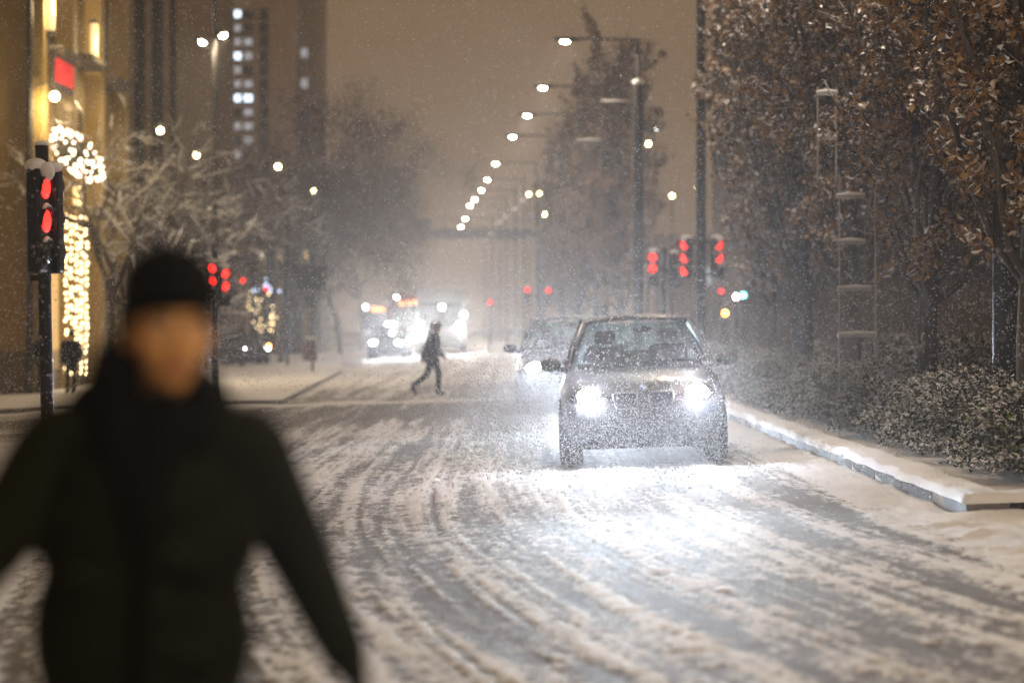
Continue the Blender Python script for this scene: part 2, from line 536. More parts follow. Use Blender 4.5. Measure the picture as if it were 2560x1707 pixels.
def street_lamp_model():
    t = thing('street_lamp', '', 'street lamp')
    MB().lathe([(0.19, -0.3), (0.19, 0.25), (0.168, 0.30), (0.160, 4.0), (0.15, 8.7), (0.12, 8.76)], n=24).build('column', M['dark_metal'], t, smooth=False)
    MB().tube((0, 0, 8.7), (0, 0, 10.12), 0.062, 0.055, 12).build('upper_pole', M['dark_metal'], t)
    MB().ell((0, 0, 8.80), (0.19, 0.19, 0.10)).build('snow_cap', M['snow'], t, smooth=True)
    MB().path([(0, 0, 10.05), (-0.15, 0, 10.08), (-1.75, 0, 10.10)], [0.045, 0.045, 0.035], 10).build('arm', M['dark_metal'], t)
    mb = MB(); mb.ell((-2.12, 0, 10.10), (0.46, 0.17, 0.085), 20, 10)
    h = mb.build('lantern', M['dark_metal'], t, smooth=True)
    MB().ell((-2.2, 0, 10.025), (0.13, 0.10, 0.055), 16, 8).build('lens', M['lamp_warm'], h, smooth=True)
    spot(h, (-2.2, 0, 9.93), LAMP_W, (1.0, 0.84, 0.66), 172, 0.6, (0, 0, 0), 0.12)
    return t

lamp0 = street_lamp_model()
row_px = [(1413, 106), (1357, 222), (1318, 291), (1281, 344), (1239, 411), (1218, 451), (1203, 477), (1187, 499), (1175, 515), (1163, 548), (1152, 568)]
spots = []
for px, py in row_px:
    d = (10.0 - EYE) * F / (HZ - py)
    spots.append(((px - 1280) / F * d + 2.2, d))
near_row = [(6.77 - 0.0414 * d, d) for d in (56.6, 42.0, 27.5)] + [(6.2, 12.5), (5.1, 1.2)]
words_ = ['largest lit lamp of the row over the street', 'second lit lamp of the row from the largest', 'third lit lamp of the row from the largest', 'fourth lit lamp of the row from the largest', 'fifth lit lamp of the row from the largest',
          'sixth lit lamp of the row from the largest', 'seventh lit lamp of the row from the largest', 'eighth lit lamp of the row from the largest', 'ninth lit lamp of the row, small in the haze',
          'tenth lit lamp of the row, dim in the haze', 'dimmest and farthest lit lamp of the row']
nw = ['tall dark lamp column carrying two red signal heads', 'tall dark lamp column hidden among the brown leafed trees', 'thick dark lamp column with a bright edge beside the hedge',
      'lamp column standing by the near end of the reservation', 'short unseen lamp column added to light the near person']
for i, (x, y) in enumerate(spots + near_row):
    o = lamp0 if i == 0 else copy_tree(lamp0)
    o.location = (x, y, 0.0)
    if 2 <= i < len(spots):
        for ch in o.children:
            if ch.name.startswith('column'): ch.scale = (.45, .45, 1)
    if i == len(spots): o.scale = (.72, .72, 1.2)
    if y < 5:                                     # unseen lower lamp, added to light the near person's face
        o.scale = (1, 1, .47)
        for ch in o.children_recursive:
            if ch.type == 'LIGHT':
                ch.data = ch.data.copy(); ch.data.energy = 780; ch.data.color = (1.0, .74, .44)
    o['label'] = words_[i] if i < len(spots) else nw[i - len(spots)]
    o['group'] = 'street lamps along the central reservation'

# twin lamp mast on the pavement side
def twin_mast():
    p = at(537, 400, 72)
    t = thing('lamp_mast', 'tall thin mast with two bright lanterns side by side', 'street lamp', (p.x, p.y, G(p.x)))
    MB().tube((0, 0, -0.2), (0, 0, 14.0), 0.10, 0.07, 12).build('pole', M['dark_metal'], t)
    for px, py in ((507, 105), (559, 88)):
        q = at(px, py, 71.8) - p; q.z = at(px, py, 71.8).z - G(p.x)
        s = -1 if q.x < 0 else 1
        MB().path([(0, 0, q.z + .25), (q.x * .5, q.y, q.z + .2), (q.x, q.y, q.z + 0.09)], 0.03, 8).build('arm', M['dark_metal'], t)
        h = MB().ell((q.x, q.y, q.z + .04), (0.24, 0.16, 0.07), 16, 8, Matrix.Rotation(R(-20 * s), 3, 'Y')).build('lantern', M['dark_metal'], t, smooth=True)
        MB().ell((q.x, q.y - .06, q.z - .02), (0.11, 0.10, 0.075), 16, 8, Matrix.Rotation(R(-25 * s), 3, 'Y')).build('lens', M['lamp_warm'], h, smooth=True)
        spot(h, (q.x, q.y, q.z - .12), 700, (1, .82, .58), 165, 0.5, (0, 0, 0), .12)
twin_mast()

# globe lamps among the trees
for i, (px, py, d, basey, lab) in enumerate([(401, 327, 80, None, 'yellow globe lamp on a curved arm above snowy branches'), (491, 388, 92, None, 'yellow globe lamp glowing between snow laden branches'),
                                            (695, 417, 96, None, 'yellow globe lamp on a grey pole by the snowy pavement'), (784, 478, 112, None, 'small globe lamp above the sign post with a litter bin')]):
    p = at(px, py, d)
    off = (-1.5, 0.3, 0.35, -0.05)[i]
    x0 = p.x + off
    t = thing('globe_lamp', lab, 'street lamp', (x0, d + .3, G(x0)), group='globe lamps over the pavement')
    h = p.z - G(x0)
    MB().tube((0, 0, -.2), (0, 0, h + (1.2 if i == 0 else .5)), 0.075, 0.05, 10).build('pole', M['dark_metal'], t)
    MB().path([(0, 0, h + .5), (-off * .4, -.1, h + .6), (-off * .85, -.25, h + .42), (-off, -.3, h + .15)], 0.03, 8).build('arm', M['dark_metal'], t)
    MB().ell((-off, -.3, h), 0.10, 16, 10).build('globe', M['lamp_yellow'], t, smooth=True)
    MB().lathe([(0.02, .0), (.17, -.10), (.17, -.12)], (-off, -.3, h + .26), 16).build('lamp_cap', M['dark_metal'], t)

# ------------------------------------------------------------------ traffic signals
def signal_head(parent, loc, rotz, lit=(1, 1, 0), size=1.0, visor=0.22, cols=None):
    """three lenses, faces -Y before rotz; lit is top, middle, bottom"""
    e = bpy.data.objects.new('signal_head', None); COL.objects.link(e); e.parent = parent; e.location = loc; e.rotation_euler = (0, 0, rotz)
    s = size
    body = MB().box((0, 0, 0), (0.30 * s, 0.16 * s, 0.94 * s)); bo = body.build('signal_body', M['black_metal'], e, bevel=0.03 * s)
    for k in range(3):
        z = (0.30 - 0.30 * k) * s
        m = M['lens_off']
        if lit[k]: m = (cols or {}).get(k, M['red'])
        MB().ell((0, -0.085 * s, z), (0.105 * s, 0.03 * s, 0.105 * s), 16, 8).build('lens', m, e, smooth=True)
        v = MB(); n = 14
        def vis(u, w, z=z):
            a = R(-20) + R(220) * u
            dep = visor * s * w * (0.35 + 0.65 * math.sin(math.pi * u))
            return (0.122 * s * math.cos(a), -0.08 * s - dep, z + 0.122 * s * math.sin(a))
        v.grid(vis, n, 3); v.build('visor', M['black_metal'], e, smooth=True, solid=0.008)
        if True:
            sn = MB()
            def cap_(u, w, z=z):
                a = R(55) + R(70) * u
                r = (0.128 + 0.03 * math.sin(math.pi * u) * (0.4 + .6 * math.sin(math.pi * min(1, w * 1.2)))) * s
                return (r * math.cos(a), -0.07 * s - visor * s * w * 0.92, z + r * math.sin(a))
            sn.grid(cap_, 8, 4); sn.build('snow_cap', M['snow'], e, smooth=True, solid=0.012)
    MB().ell((0, 0, 0.475 * s), (0.16 * s, 0.10 * s, 0.07 * s), 14, 8).build('snow_cap', M['snow'], e, smooth=True)
    return e

# near signal beside the walker in black
def near_signal():
    p = at(124, 800, 21.3)
    t = thing('traffic_signal', 'snow capped black traffic signal with two red lenses seen from the side', 'traffic signal', (p.x, p.y, G(p.x)), R(0))
    t.rotation_euler = (0, R(-1.2), 0)
    h = lambda py: at(124, py, 21.3).z - G(p.x)
    MB().tube((0, 0, -.2), (0, 0, h(362)), 0.058, 0.058, 20).build('pole', M['black_metal'], t, smooth=False)
    MB().ell((0, 0, h(360)), (0.066, 0.066, 0.03), 14, 8).build('snow_cap', M['snow'], t, smooth=True)
    zc = h(553)
    signal_head(t, (-0.025, -0.05, zc), R(74), (1, 1, 0), .98, 0.06).scale = (.85, .8, 1)
    signal_head(t, (0.035, 0.12, zc), R(165), (0, 0, 0), .98, 0.12).scale = (.75, .85, 1)
    MB().box((-0.03, 0, zc - .50), (0.16, 0.13, 0.05)).build('bracket', M['black_metal'], t)
    MB().box((0.0, 0, zc + .45), (0.14, 0.12, 0.05)).build('bracket', M['black_metal'], t)
    MB().ell((-0.045, -0.05, zc + .485), (0.10, 0.09, 0.07), 16, 10).ell((0.06, -.09, zc + .43), (.07, .07, .085), 14, 8).ell((0.10, 0.02, zc + .475), (.08, .09, .045), 14, 8).build('snow_heap', M['snow'], t, smooth=True)
near_signal()

def pole_signal(name_lab, px, d, base_h, heads, top_py, r=0.06):
    p = at(px, 800, d)
    t = thing('traffic_signal', name_lab, 'traffic signal', (p.x, p.y, G(p.x)))
    MB().tube((0, 0, -.2), (0, 0, at(px, top_py, d).z - G(p.x)), r, r, 14).build('pole', M['black_metal'], t)
    for (hx, hy, rz, lit, s) in heads:
        q = at(hx, hy, d)
        e = signal_head(t, (q.x - p.x, -0.12, q.z - G(p.x)), rz, lit, s, 0.24)
        MB().tube((0, 0, q.z - G(p.x)), (q.x - p.x, -0.06, q.z - G(p.x)), 0.025, 0.025, 8).build('bracket', M['black_metal'], t)
    return t
pole_signal('traffic signal with two stacked pairs of red lights behind the walker in black', 537, 52, 0, [(530, 704, R(10), (1, 1, 0), .9), (561, 716, R(25), (1, 1, 0), .9)], 612, .075)
pole_signal('low traffic signal with paired red lights in front of the leafy street trees', 1660, 58, 0, [(1632, 672, R(-10), (1, 1, 0), .9), (1684, 676, R(120), (0, 0, 0), .9)], 620)
pole_signal('pair of faint red signal lights in the haze beyond the cars', 1344, 105, 0, [(1318, 740, R(0), (1, 0, 0), .9), (1371, 742, R(0), (1, 0, 0), .9)], 700)
# signal heads clamped to the tall lamp column
x, y = near_row[0]
for hx, rz, lit, lab in ((1716, R(-35), (1, 1, 1), 'signal head with three red lights clamped to the tall lamp column'), (1792, R(30), (1, 1, 0), 'signal head with two red lights beside yellow lit leaves')):
    q = at(hx, 645, 56.4)
    t = thing('column_signal', lab, 'traffic signal', (q.x, 56.4, q.z))
    e = signal_head(t, (0, 0, 0), rz, lit, 1.0, 0.26)
    for zz in (.38, -.38): MB().tube((0, 0.05, zz), (x - q.x, 0.2, zz), 0.025, .025, 8).build('bracket', M['black_metal'], t)
# other lit signals beyond the trees
for px, py, d, key, lab in ((1812, 783, 70, 'amber', 'orange red warning lamp low behind the parked hedge'), (1858, 738, 75, 'cyan', 'blue green signal light shining through the leaves'), (1840, 742, 78, 'marker', 'white lamp next to the blue green signal'),
                            (1803, 728, 85, 'red', 'faint red lamp above the orange warning lamp'), (1620, 360, 95, 'lamp_yellow', 'yellow lamp just beyond the thick lamp column'), (1680, 490, 120, 'lamp_yellow', 'round lamp in the open gap between column and trees'),
                            (1745, 468, 125, 'lamp_yellow', 'round lamp showing beside the tall signal column'), (1803, 475, 128, 'lamp_yellow', 'round lamp half hidden by the leaf edge'), (1638, 325, 150, 'marker', 'small white lamp high behind the thick lamp column'),
                            (1322, 486, 150, 'lamp_yellow', 'first of two paired lamps beside the conical tree'), (1348, 485, 150, 'lamp_yellow', 'second of two paired lamps beside the conical tree'), (1361, 536, 140, 'lamp_yellow', 'lone lamp below the paired lamps'),
                            (1225, 756, 130, 'red', 'red lamp beside the bright lorry'), (608, 702, 100, 'red', 'crimson lamp by the decorated shop front'), (665, 722, 104, 'red', 'red lamp in front of the decorated shop front')):
    p = at(px, py, d)
    t = thing('post_lamp', lab, 'lamp', (p.x, d, G(p.x)))
    h = p.z - G(p.x)
    r = 0.10 if d > 90 else 0.09
    MB().tube((0, 0.1, -.2), (0, 0.1, h), 0.05, .04, 8).build('pole', M['dark_metal'], t)
    MB().ell((0, 0.05, h), (r * 1.2, r * .7, r * 1.25), 12, 8).build('lamp_housing', M['black_metal'], t, smooth=True)
    MB().ell((0, -r * .6, h), (r, r * .6, r), 14, 8).build('lens', M[key], t, smooth=True)

# ------------------------------------------------------------------ cars
def paint(name, col, rough=0.3, metal=0.6):
    m = mat(name, col, rough, metal, 0.12, 3.0, coat=0.6)
    return m

def make_car(name, label, loc, rotz, roll, pm, SX=1.0, SY=1.0, SZ=1.0, lights=True, power=HEAD_W, group=None, cat='car', grille=True, taxi=False, stripe=None, tail=False, side_lamps=None, headmat=None, glare=800.0, beams=(), beam_w=2000.0):
    t = thing(name, label, cat, loc, rotz, group)
    t.rotation_euler = (0, roll, rotz)
    def P(x, y, z): return Vector((x * SX, y * SY, z * SZ))
    st = [(0.00, .60, .38, .70), (0.03, .74, .30, .80), (0.12, .84, .24, .88), (0.32, .91, .22, .955), (0.65, .935, .22, 1.00), (1.0, .94, .22, 1.04), (1.38, .94, .22, 1.09), (2.2, .94, .22, 1.11),
          (3.4, .94, .22, 1.13), (4.15, .93, .24, 1.13), (4.5, .89, .30, 1.08), (4.62, .80, .38, 1.0), (4.66, .62, .48, .88)]
    rings = []
    for y, hw, zb, zt in st:
        h = zt - zb
        half = [(0, zb), (hw * .80, zb), (hw * .95, zb + .10 * h), (hw * .995, zb + .35 * h), (hw, zb + .62 * h), (hw * .975, zb + .82 * h), (hw * .90, zb + .95 * h), (hw * .72, zt), (hw * .35, zt + .018), (0, zt + .022)]
        ring_ = [P(x, y, z) for x, z in half] + [P(-x, y, z) for x, z in reversed(half[1:-1])]
        rings.append(ring_)
    body = MB().loft(rings).build('body', pm, t, smooth=True, subsurf=2)
    # roof and pillars
    def roofpt(u, v):
        x = (u - .5) * 2; y = 2.02 + 1.95 * v
        ex = 0.63 - 0.03 * abs(v - .4)
        return P(x * ex, y - 0.07 * (1 - x * x) * (1 - v), 1.595 + 0.055 * (1 - x * x) ** .8 + 0.035 * math.sin(math.pi * v))
    MB().grid(roofpt, 12, 10).build('roof', pm, t, smooth=True, solid=0.04)
    pil = MB()
    for s in (-1, 1):
        MB().path([P(s * .845, 1.22, 1.08), P(s * .755, 1.62, 1.36), P(s * .635, 2.05, 1.60)], [.045, .04, .036], 8).build('front_pillar', pm, t, smooth=True)
        MB().path([P(s * .855, 2.55, 1.1), P(s * .655, 2.62, 1.60)], .04, 8).build('door_pillar', M['black_metal'], t, smooth=True)
        MB().path([P(s * .82, 4.35, 1.1), P(s * .72, 4.1, 1.38), P(s * .6, 3.95, 1.60)], [.08, .07, .05], 8).build('rear_pillar', pm, t, smooth=True)
        MB().path([P(s * .645, 2.03, 1.61), P(s * .66, 2.8, 1.64), P(s * .61, 3.95, 1.61)], .03, 8).build('roof_rail', pm, t, smooth=True)
        def sg(u, v, s=s): 
            y0 = 1.32 + (4.3 - 1.32) * u; y1 = 2.06 + (3.95 - 2.06) * u
            return P(s * (.85 - .205 * v), y0 + (y1 - y0) * v, 1.09 + .50 * v)
        MB().grid(sg, 6, 4).build('side_window', M['carglass'], t, smooth=True)
    def ws(u, v):
        x = (u - .5) * 2; hw = .835 - .205 * v
        return P(x * hw, 1.20 + .84 * v - 0.16 * (1 - x * x) * (1 - .55 * v), 1.085 + .505 * v + 0.012 * math.sin(math.pi * v))
    MB().grid(ws, 14, 8).build('windscreen', M['carglass'], t, smooth=True)
    def rw(u, v):
        x = (u - .5) * 2; hw = .80 - .19 * v
        return P(x * hw, 4.42 - .46 * v + .06 * (1 - x * x), 1.11 + .48 * v)
    MB().grid(rw, 8, 4).build('rear_window', M['carglass'], t, smooth=True)
    # interior
    MB().box(P(0, 1.42, 1.11), P(1.45, .45, .07)).build('dashboard', M['interior'], t, bevel=.02)
    for s in (-1, 1):
        se = MB().box(P(s * .38, 2.35, 1.12), P(.46, .16, .42)).build('seat', M['interior'], t, bevel=.06)
        MB().box(P(s * .38, 2.38, 1.43), P(.26, .09, .17)).build('headrest', M['interior'], se, bevel=.04)
    MB().box(P(0, 3.4, 1.10), P(1.3, .16, .30)).build('rear_seat', M['interior'], t, bevel=.06)
    MB().ell(P(0.06, 1.85, 1.52), P(.12, .03, .04), 12, 8).build('inner_mirror', M['interior'], t, smooth=True)
    sw = [P(.38 + .18 * math.cos(a), 1.72 + .05 * math.sin(a), 1.12 + .17 * math.sin(a)) for a in np.linspace(0, 2 * math.pi, 20)]
    MB().path(sw, .014, 6).build('steering_wheel', M['interior'], t, smooth=True)
    MB().path([P(-.6, 1.14, 1.088), P(-.1, 1.00, 1.10), P(.05, .99, 1.10)], .012, 6).path([P(0.02, 1.0, 1.10), P(.6, 1.14, 1.09)], .012, 6).build('wiper', M['rubber'], t)
    # front
    if grille:
        for s in (-1, 1):
            MB().box(P(s * .20, .015, .735), P(.24, .05, .15)).build('grille', M['rubber'], t, bevel=.02)
            fr = [P(s * .07, -.012, .665), P(s * .068, -.012, .80), P(s * .10, -.006, .822), P(s * .31, .010, .828), P(s * .34, .015, .80), P(s * .315, .010, .665), P(s * .29, .0, .65), P(s * .09, -.012, .65), P(s * .07, -.012, .665)]
            MB().path(fr, .011, 8).build('grille_surround', M['alloy'], t, smooth=True)
            for k in range(6):
                MB().tube(P(s * (.105 + k * .036), -.012, .66), P(s * (.105 + k * .036), -.008, .815), .005, .005, 6).build('grille_bar', M['black_metal'], t)
        bd = MB().path([P(0, .055, .862), P(0, .035, .878)], .042, 20).build('emblem', M['alloy'], t)
        for q, mm in ((0, 'blue_enamel'), (1, 'white_enamel'), (2, 'blue_enamel'), (3, 'white_enamel')):
            if mm not in M: M[mm] = mat(mm, (.02, .1, .4) if 'blue' in mm else (.75, .75, .75), .2)
            vs_ = [(0, 0)] + [(.03 * math.cos(R(90 * q + a)), .03 * math.sin(R(90 * q + a))) for a in (0, 30, 60, 90)]
            nrm = P(0, -.02, .016).normalized(); up_ = Vector((0, .62, .78)); c0 = P(0, .033, .8795)
            MB().add([c0 + Vector((a_, 0, 0)) + up_ * b_ + nrm * .002 for a_, b_ in vs_], [(0, 1, 2), (0, 2, 3), (0, 3, 4)]).build('emblem_quarter', M[mm], bd)
    MB().box(P(0, .055, .40), P(1.0, .10, .14)).build('lower_intake', M['rubber'], t, bevel=.03)
    MB().box(P(0, .22, .24), P(1.55, .35, .08)).build('bumper_lip', M['rubber'], t, bevel=.03)
    hm = headmat or M['head']
    for s in (-1, 1):
        hl = MB().ell(P(s * .62, .20, .79), P(.19, .13, .10), 16, 10, Matrix.Rotation(R(-18 * s), 3, 'Z')).build('headlight', M['lens_off'], t, smooth=True)
        if lights:
            MB().ell(P(s * .60, .075, .785), P(.135, .05, .105), 16, 10).build('headlight_lens', hm, hl, smooth=True)
            if power:
                for yw in beams:                                                                                    # low beam below its cut-off
                    spot(hl, P(s * .58, .0, .785), beam_w, (.74, .86, 1.0), 7.6, 1.0, (R(90 - 4.0), 0, R(180 + yw)), .03).scale = (7.5, 1, 1)
                spot(hl, P(s * .58, .0, .785), power, (.72, .84, 1.0), 60, 1.0, (R(90 - 8.5), 0, R(180)), .12)     # dipped beam
                spot(hl, P(s * .58, -.03, .785), glare, (.86, .90, 1.0), 38, 1.0, (R(90 + 4), 0, R(180 + 2)), .10)       # glare above the cut-off
                spot(hl, P(s * .58, -.03, .785), power * .5, (.74, .83, 1.0), 178, 1.0, (R(90), 0, R(180)), .14)      # stray light of the lamp
        MB().ell(P(s * .66, .085, .50), P(.07, .05, .04), 12, 8).build('fog_lamp', M['amber_dim'] if (s == 1 and name == 'oncoming_car') else M['lens_off'], t, smooth=True)
        mr_ = MB().ell(P(s * 1.04, 1.52, 1.14), P(.13, .085, .085), 14, 10).build('wing_mirror', pm, t, smooth=True)
        MB().tube(P(s * .88, 1.5, 1.07), P(s * .98, 1.52, 1.10), .03, .025, 8).build('mirror_stalk', M['rubber'], mr_)
        for yy in (.86, 3.70):
            a = MB().path([P(s * .70, yy, .345), P(s * .95, yy, .345)], [.395, .395], 28).build('wheel_arch', M['rubber'], t)
            w = MB().path([P(s * .72, yy, .345), P(s * .74, yy, .345), P(s * .93, yy, .345), P(s * .958, yy, .345)], [.30, .345, .345, .31], 28).build('wheel', M['rubber'], t, smooth=False)
            MB().path([P(s * .94, yy, .345), P(s * .966, yy, .345)], [.235, .215], 24).build('rim', M['alloy'], w)
        MB().box(P(s * .74, 4.60, .93), P(.22, .08, .14)).build('tail_light', M['red'] if tail else mat_tail(), t, bevel=.02)
        MB().box(P(s * .948, 2.1, .92), P(.02, .2, .03)).box(P(s * .948, 3.1, .93), P(.02, .2, .03)).build('door_handle', pm, t)
    if taxi:
        MB().box(P(0, 2.7, 1.76), P(.5, .16, .14)).build('roof_sign', M['marker'], t, bevel=.03)
    if stripe is not None:
        for s in (-1, 1):
            MB().box(P(s * .945, 2.35, .86), P(.02, 3.6, .24)).build('side_stripe', stripe, t)
    return t

_tail = []
def mat_tail():
    if not _tail: _tail.append(mat('tail_lens', (.25, .01, .01), .2))
    return _tail[0]
M['amber_dim'] = emit('fog_lamp_glow', (1.0, .75, .5), 60, False)
M['bronze_paint'] = paint('bronze_paint', (.045, .036, .028))
M['navy_paint'] = paint('navy_paint', (.022, .024, .035))
M['dark_paint'] = paint('dark_paint', (.03, .03, .033))
M['silver_paint'] = paint('silver_paint', (.25, .25, .25))
M['hi_vis'] = mat('yellow_stripe', (.72, .70, .16), .4)

p = at(1607, 1000, 26.7)
make_car('oncoming_car', 'bronze car with blazing headlights driving through the snow', (1.475, 26.6, G(1.475)), R(-1.5), R(-2.2), M['bronze_paint'], SX=.985, SZ=.985, beams=(2,))
make_car('dark_car', 'dark car half hidden behind the bronze car, one headlight showing', (1.02, 42.0, G(1.02)), R(-1), R(-2), M['navy_paint'], SX=1.0, SZ=1.0, grille=True, power=HEAD_W * .8, beams=(-3,), beam_w=4000.0, glare=1300.0)
pt = at(965, 842, 116)
make_car('taxi_car', 'distant dark taxi with lit roof sign and two headlights', (pt.x, 116, G(pt.x)), R(-2), 0, M['dark_paint'], SZ=.93, taxi=True, power=HEAD_W * .8, grille=False, glare=1300.0)
pt = at(770, 842, 116)
make_car('striped_car', 'car with a pale yellow side stripe crossing beyond the pavement', (pt.x - 2.3, 118, G(pt.x)), R(90), 0, M['silver_paint'], lights=False, stripe=M['hi_vis'], tail=True, grille=False)
pt = at(640, 850, 104)
make_car('turning_car', 'dark car with one white headlight and an orange indicator', (pt.x, 104, G(pt.x)), R(38), 0, M['dark_paint'], SZ=.95, headmat=M['marker'], power=0, grille=False)
q = at(664, 838, 103.2)
MB().ell((0, 0, 0), (.13, .08, .10), 12, 8).build('indicator', M['amber'], bpy.data.objects['turning_car'], smooth=True)
o = bpy.data.objects['indicator']; o.matrix_parent_inverse = Matrix.Identity(4)
o.location = (1.0, .62, .86)

def bus(name, label, px, d, w, h, L, body, rot=0.0, display=None, head=True, lamps=(), zhead=1.2, power=HEAD_W):
    p = at(px, 800, d)
    t = thing(name, label, 'bus' if 'bus' in name else 'lorry', (p.x, d, G(p.x)), rot)
    MB().box((0, L / 2, h / 2 + .2), (w, L, h - .4)).build('body', body, t, bevel=.16)
    MB().box((0, -.012, h * .58), (w * .9, .06, h * .38)).build('windscreen', M['busglass'], t, bevel=.05)
    MB().tube((0.1, -.05, h * .40), (-.5, -.05, h * .55), .02, .02, 6).tube((-.1, -.05, h * .40), (.6, -.05, h * .55), .02, .02, 6).build('wiper', M['rubber'], t)
    MB().box((0, .05, .42), (w * .96, .16, .34)).build('bumper', M['rubber'], t, bevel=.05)
    for s in (-1, 1):
        if head:
            MB().ell((s * w * .42, -.03, zhead), (.17, .05, .13), 14, 8).build('headlight', M['head'], t, smooth=True)
            spot(t, (s * w * .42, -.12, zhead), power, (.9, .95, 1.0), 64, 1.0, (R(90 - 10), 0, R(180)), .06)
            spot(t, (s * w * .42, -.15, zhead), power * 7.5, (1.0, .97, .95), 60, 1.0, (R(90 + 4), 0, R(180)), .1)
        MB().ell((s * (w / 2 + .18), -.15, h * .72), (.1, .1, .22), 10, 8).build('wing_mirror', M['rubber'], t, smooth=True)
        for yy in (1.8, L - 2.2):
            wl = MB().path([(s * (w / 2 - .3), yy, .48), (s * (w / 2 + .01), yy, .48)], .48, 24).build('wheel', M['rubber'], t)
            MB().path([(s * (w / 2), yy, .48), (s * (w / 2 + .03), yy, .48)], .26, 20).build('rim', M['alloy'], wl)
    if display:
        db = MB().box((0, -.02, h * .86), (w * .85, .07, .42)).build('destination_display', M['busglass'], t)
        for r_ in range(3):
            n = 14
            for k in range(n):
                if (k * 7 + r_ * 3) % 5 == 0: continue
                MB().box(((k - n / 2 + .5) * display / n, -.06, h * .86 + (r_ - 1) * .1), (display / n * .8, .02, .075)).build('display_dot', M['orange_led'], db)
    for (lx, lz) in lamps:
        MB().ell((lx, -.06, lz), .13, 12, 8).build('marker_lamp', M['marker'], t, smooth=True)
    return t
M['white_body'] = mat('white_bodywork', (.5, .5, .5), .35)
M['red_body'] = mat('red_bodywork', (.35, .03, .03), .35)
bus('lorry', 'lorry with two dazzling headlights facing the walker in the distance', 1100, 127, 2.5, 3.5, 8, M['white_body'], zhead=1.5, lamps=((.1, 2.45), (1.25, 2.05)), power=HEAD_W * 1.2)
bus('city_bus', 'bus with long orange destination display and white roof lamps', 1022, 165, 2.55, 3.55, 12, M['red_body'], display=1.5, lamps=((-.85, 3.4), (.8, 3.4)), zhead=.9, power=HEAD_W * .6)
bus('far_bus', 'bus with short orange destination display behind the taxi', 945, 178, 2.55, 3.2, 12, M['white_body'], display=1.0, lamps=((-.9, 2.9),), zhead=.9, head=False)

# ------------------------------------------------------------------ sign post with litter bin
p = at(782, 920, 83)
t = thing('sign_post', 'sign post with dark boards above the yellow striped car', 'sign post', (p.x, 83, G(p.x)))
zp = lambda py, d=83: at(0, py, d).z - G(p.x)
MB().tube((0, 0, -.2), (0, 0, zp(640)), .05, .05, 10).build('pole', M['black_metal'], t)
MB().box((0, -.07, zp(695)), (.95, .05, .85)).build('sign_board', M['black_metal'], t, bevel=.02)
MB().box((-.42, -.07, zp(682)), (.35, .06, .5)).build('sign_board', M['black_metal'], t, bevel=.02)
MB().box((-.1, -.07, zp(750)), (.42, .05, .5)).build('sign_board', M['dark_metal'], t, bevel=.02)
p2 = at(776, 880, 82.6)
t = thing('litter_bin', 'dark red litter bin on the sign post', 'litter bin', (p2.x, 82.6, G(p2.x)))
M['bin'] = mat('bin_paint', (.07, .025, .02), .5)
MB().box((0, 0, zp(877, 82.6)), (.48, .36, .66)).build('bin_box', M['bin'], t, bevel=.03)
MB().box((0, 0, zp(877, 82.6) + .38), (.54, .42, .06)).build('bin_lid', M['bin'], t, bevel=.02)
MB().ell((0, 0, zp(877, 82.6) + .42), (.24, .18, .06)).build('snow_cap', M['snow'], t, smooth=True)

# ------------------------------------------------------------------ footbridge far down the street
M['concrete'] = mat('far_concrete', (.16, .15, .14), .8)
p = at(1090, 580, 215)
t = thing('footbridge', 'dim footbridge spanning the street in the haze', 'bridge', (p.x, 215, 0))
MB().box((0, 0, at(0, 585, 215).z), (34, 3.2, .9)).build('deck', M['concrete'], t)
MB().box((-5.5, .2, at(0, 562, 215).z), (10, 3.0, .8)).build('upper_deck', M['concrete'], t)
for x in (-13, 9.5):
    MB().box((x, 0, 4.5), (.9, 1.6, 9.5)).build('pier', M['concrete'], t)
for k in range(16):
    MB().box((-16 + 2.1 * k, -1.5, at(0, 585, 215).z + .8), (.07, .07, .9)).build('baluster', M['dark_metal'], t)
MB().box((0, -1.5, at(0, 585, 215).z + 1.3), (34, .08, .08)).build('handrail', M['dark_metal'], t)

# ------------------------------------------------------------------ buildings
M['tan_stone'] = mat('tan_stone', (.34, .235, .075), .8, var=.12, scale=1.2, bump=.15)
M['dark_stone'] = mat('dark_plinth', (.14, .11, .08), .8, var=.2, scale=3)
M['ledge'] = snow_top(mat('ledge_stone', (.09, .07, .05), .8), .5, .8)
M['win_dark'] = mat('dark_window', (.03, .03, .03), .15)
M['win_blue'] = emit('lit_window_blue', (.72, .86, 1.0), 2.8)
M['win_dim'] = emit('lit_window_dim', (.75, .78, .85), .42, False)
M['win_warm'] = emit('shop_glow', (1.0, .68, .28), .45)
M['uplight'] = emit('wall_lamp_glass', (1.0, .72, .34), .8)
M['sign_red'] = emit('red_sign', (1.0, .03, .04), .55)
M['bulb'] = emit('fairy_bulb', (1.0, .72, .36), 7, False)
M['bulb_w'] = emit('fairy_bulb_pale', (1.0, .78, .56), 6, False)
M['frame'] = mat('window_frame', (.05, .045, .04), .5)

# hotel on the left: end wall to the camera, front along the street
H0 = 64.0
HX = -12.85
hotel = thing('hotel_building', 'tan stone building with fairy lights and a red sign', 'building', (HX, H0, G(-13)))
MB().box((-10.02, 8, 13), (20, 16, 26.4)).build('wall', M['tan_stone'], hotel)
MB().box((-10.0, -.06, .55), (20.3, .12, 1.35)).box((.06, 8, .55), (.12, 16, 1.35)).build('plinth', M['dark_stone'], hotel)
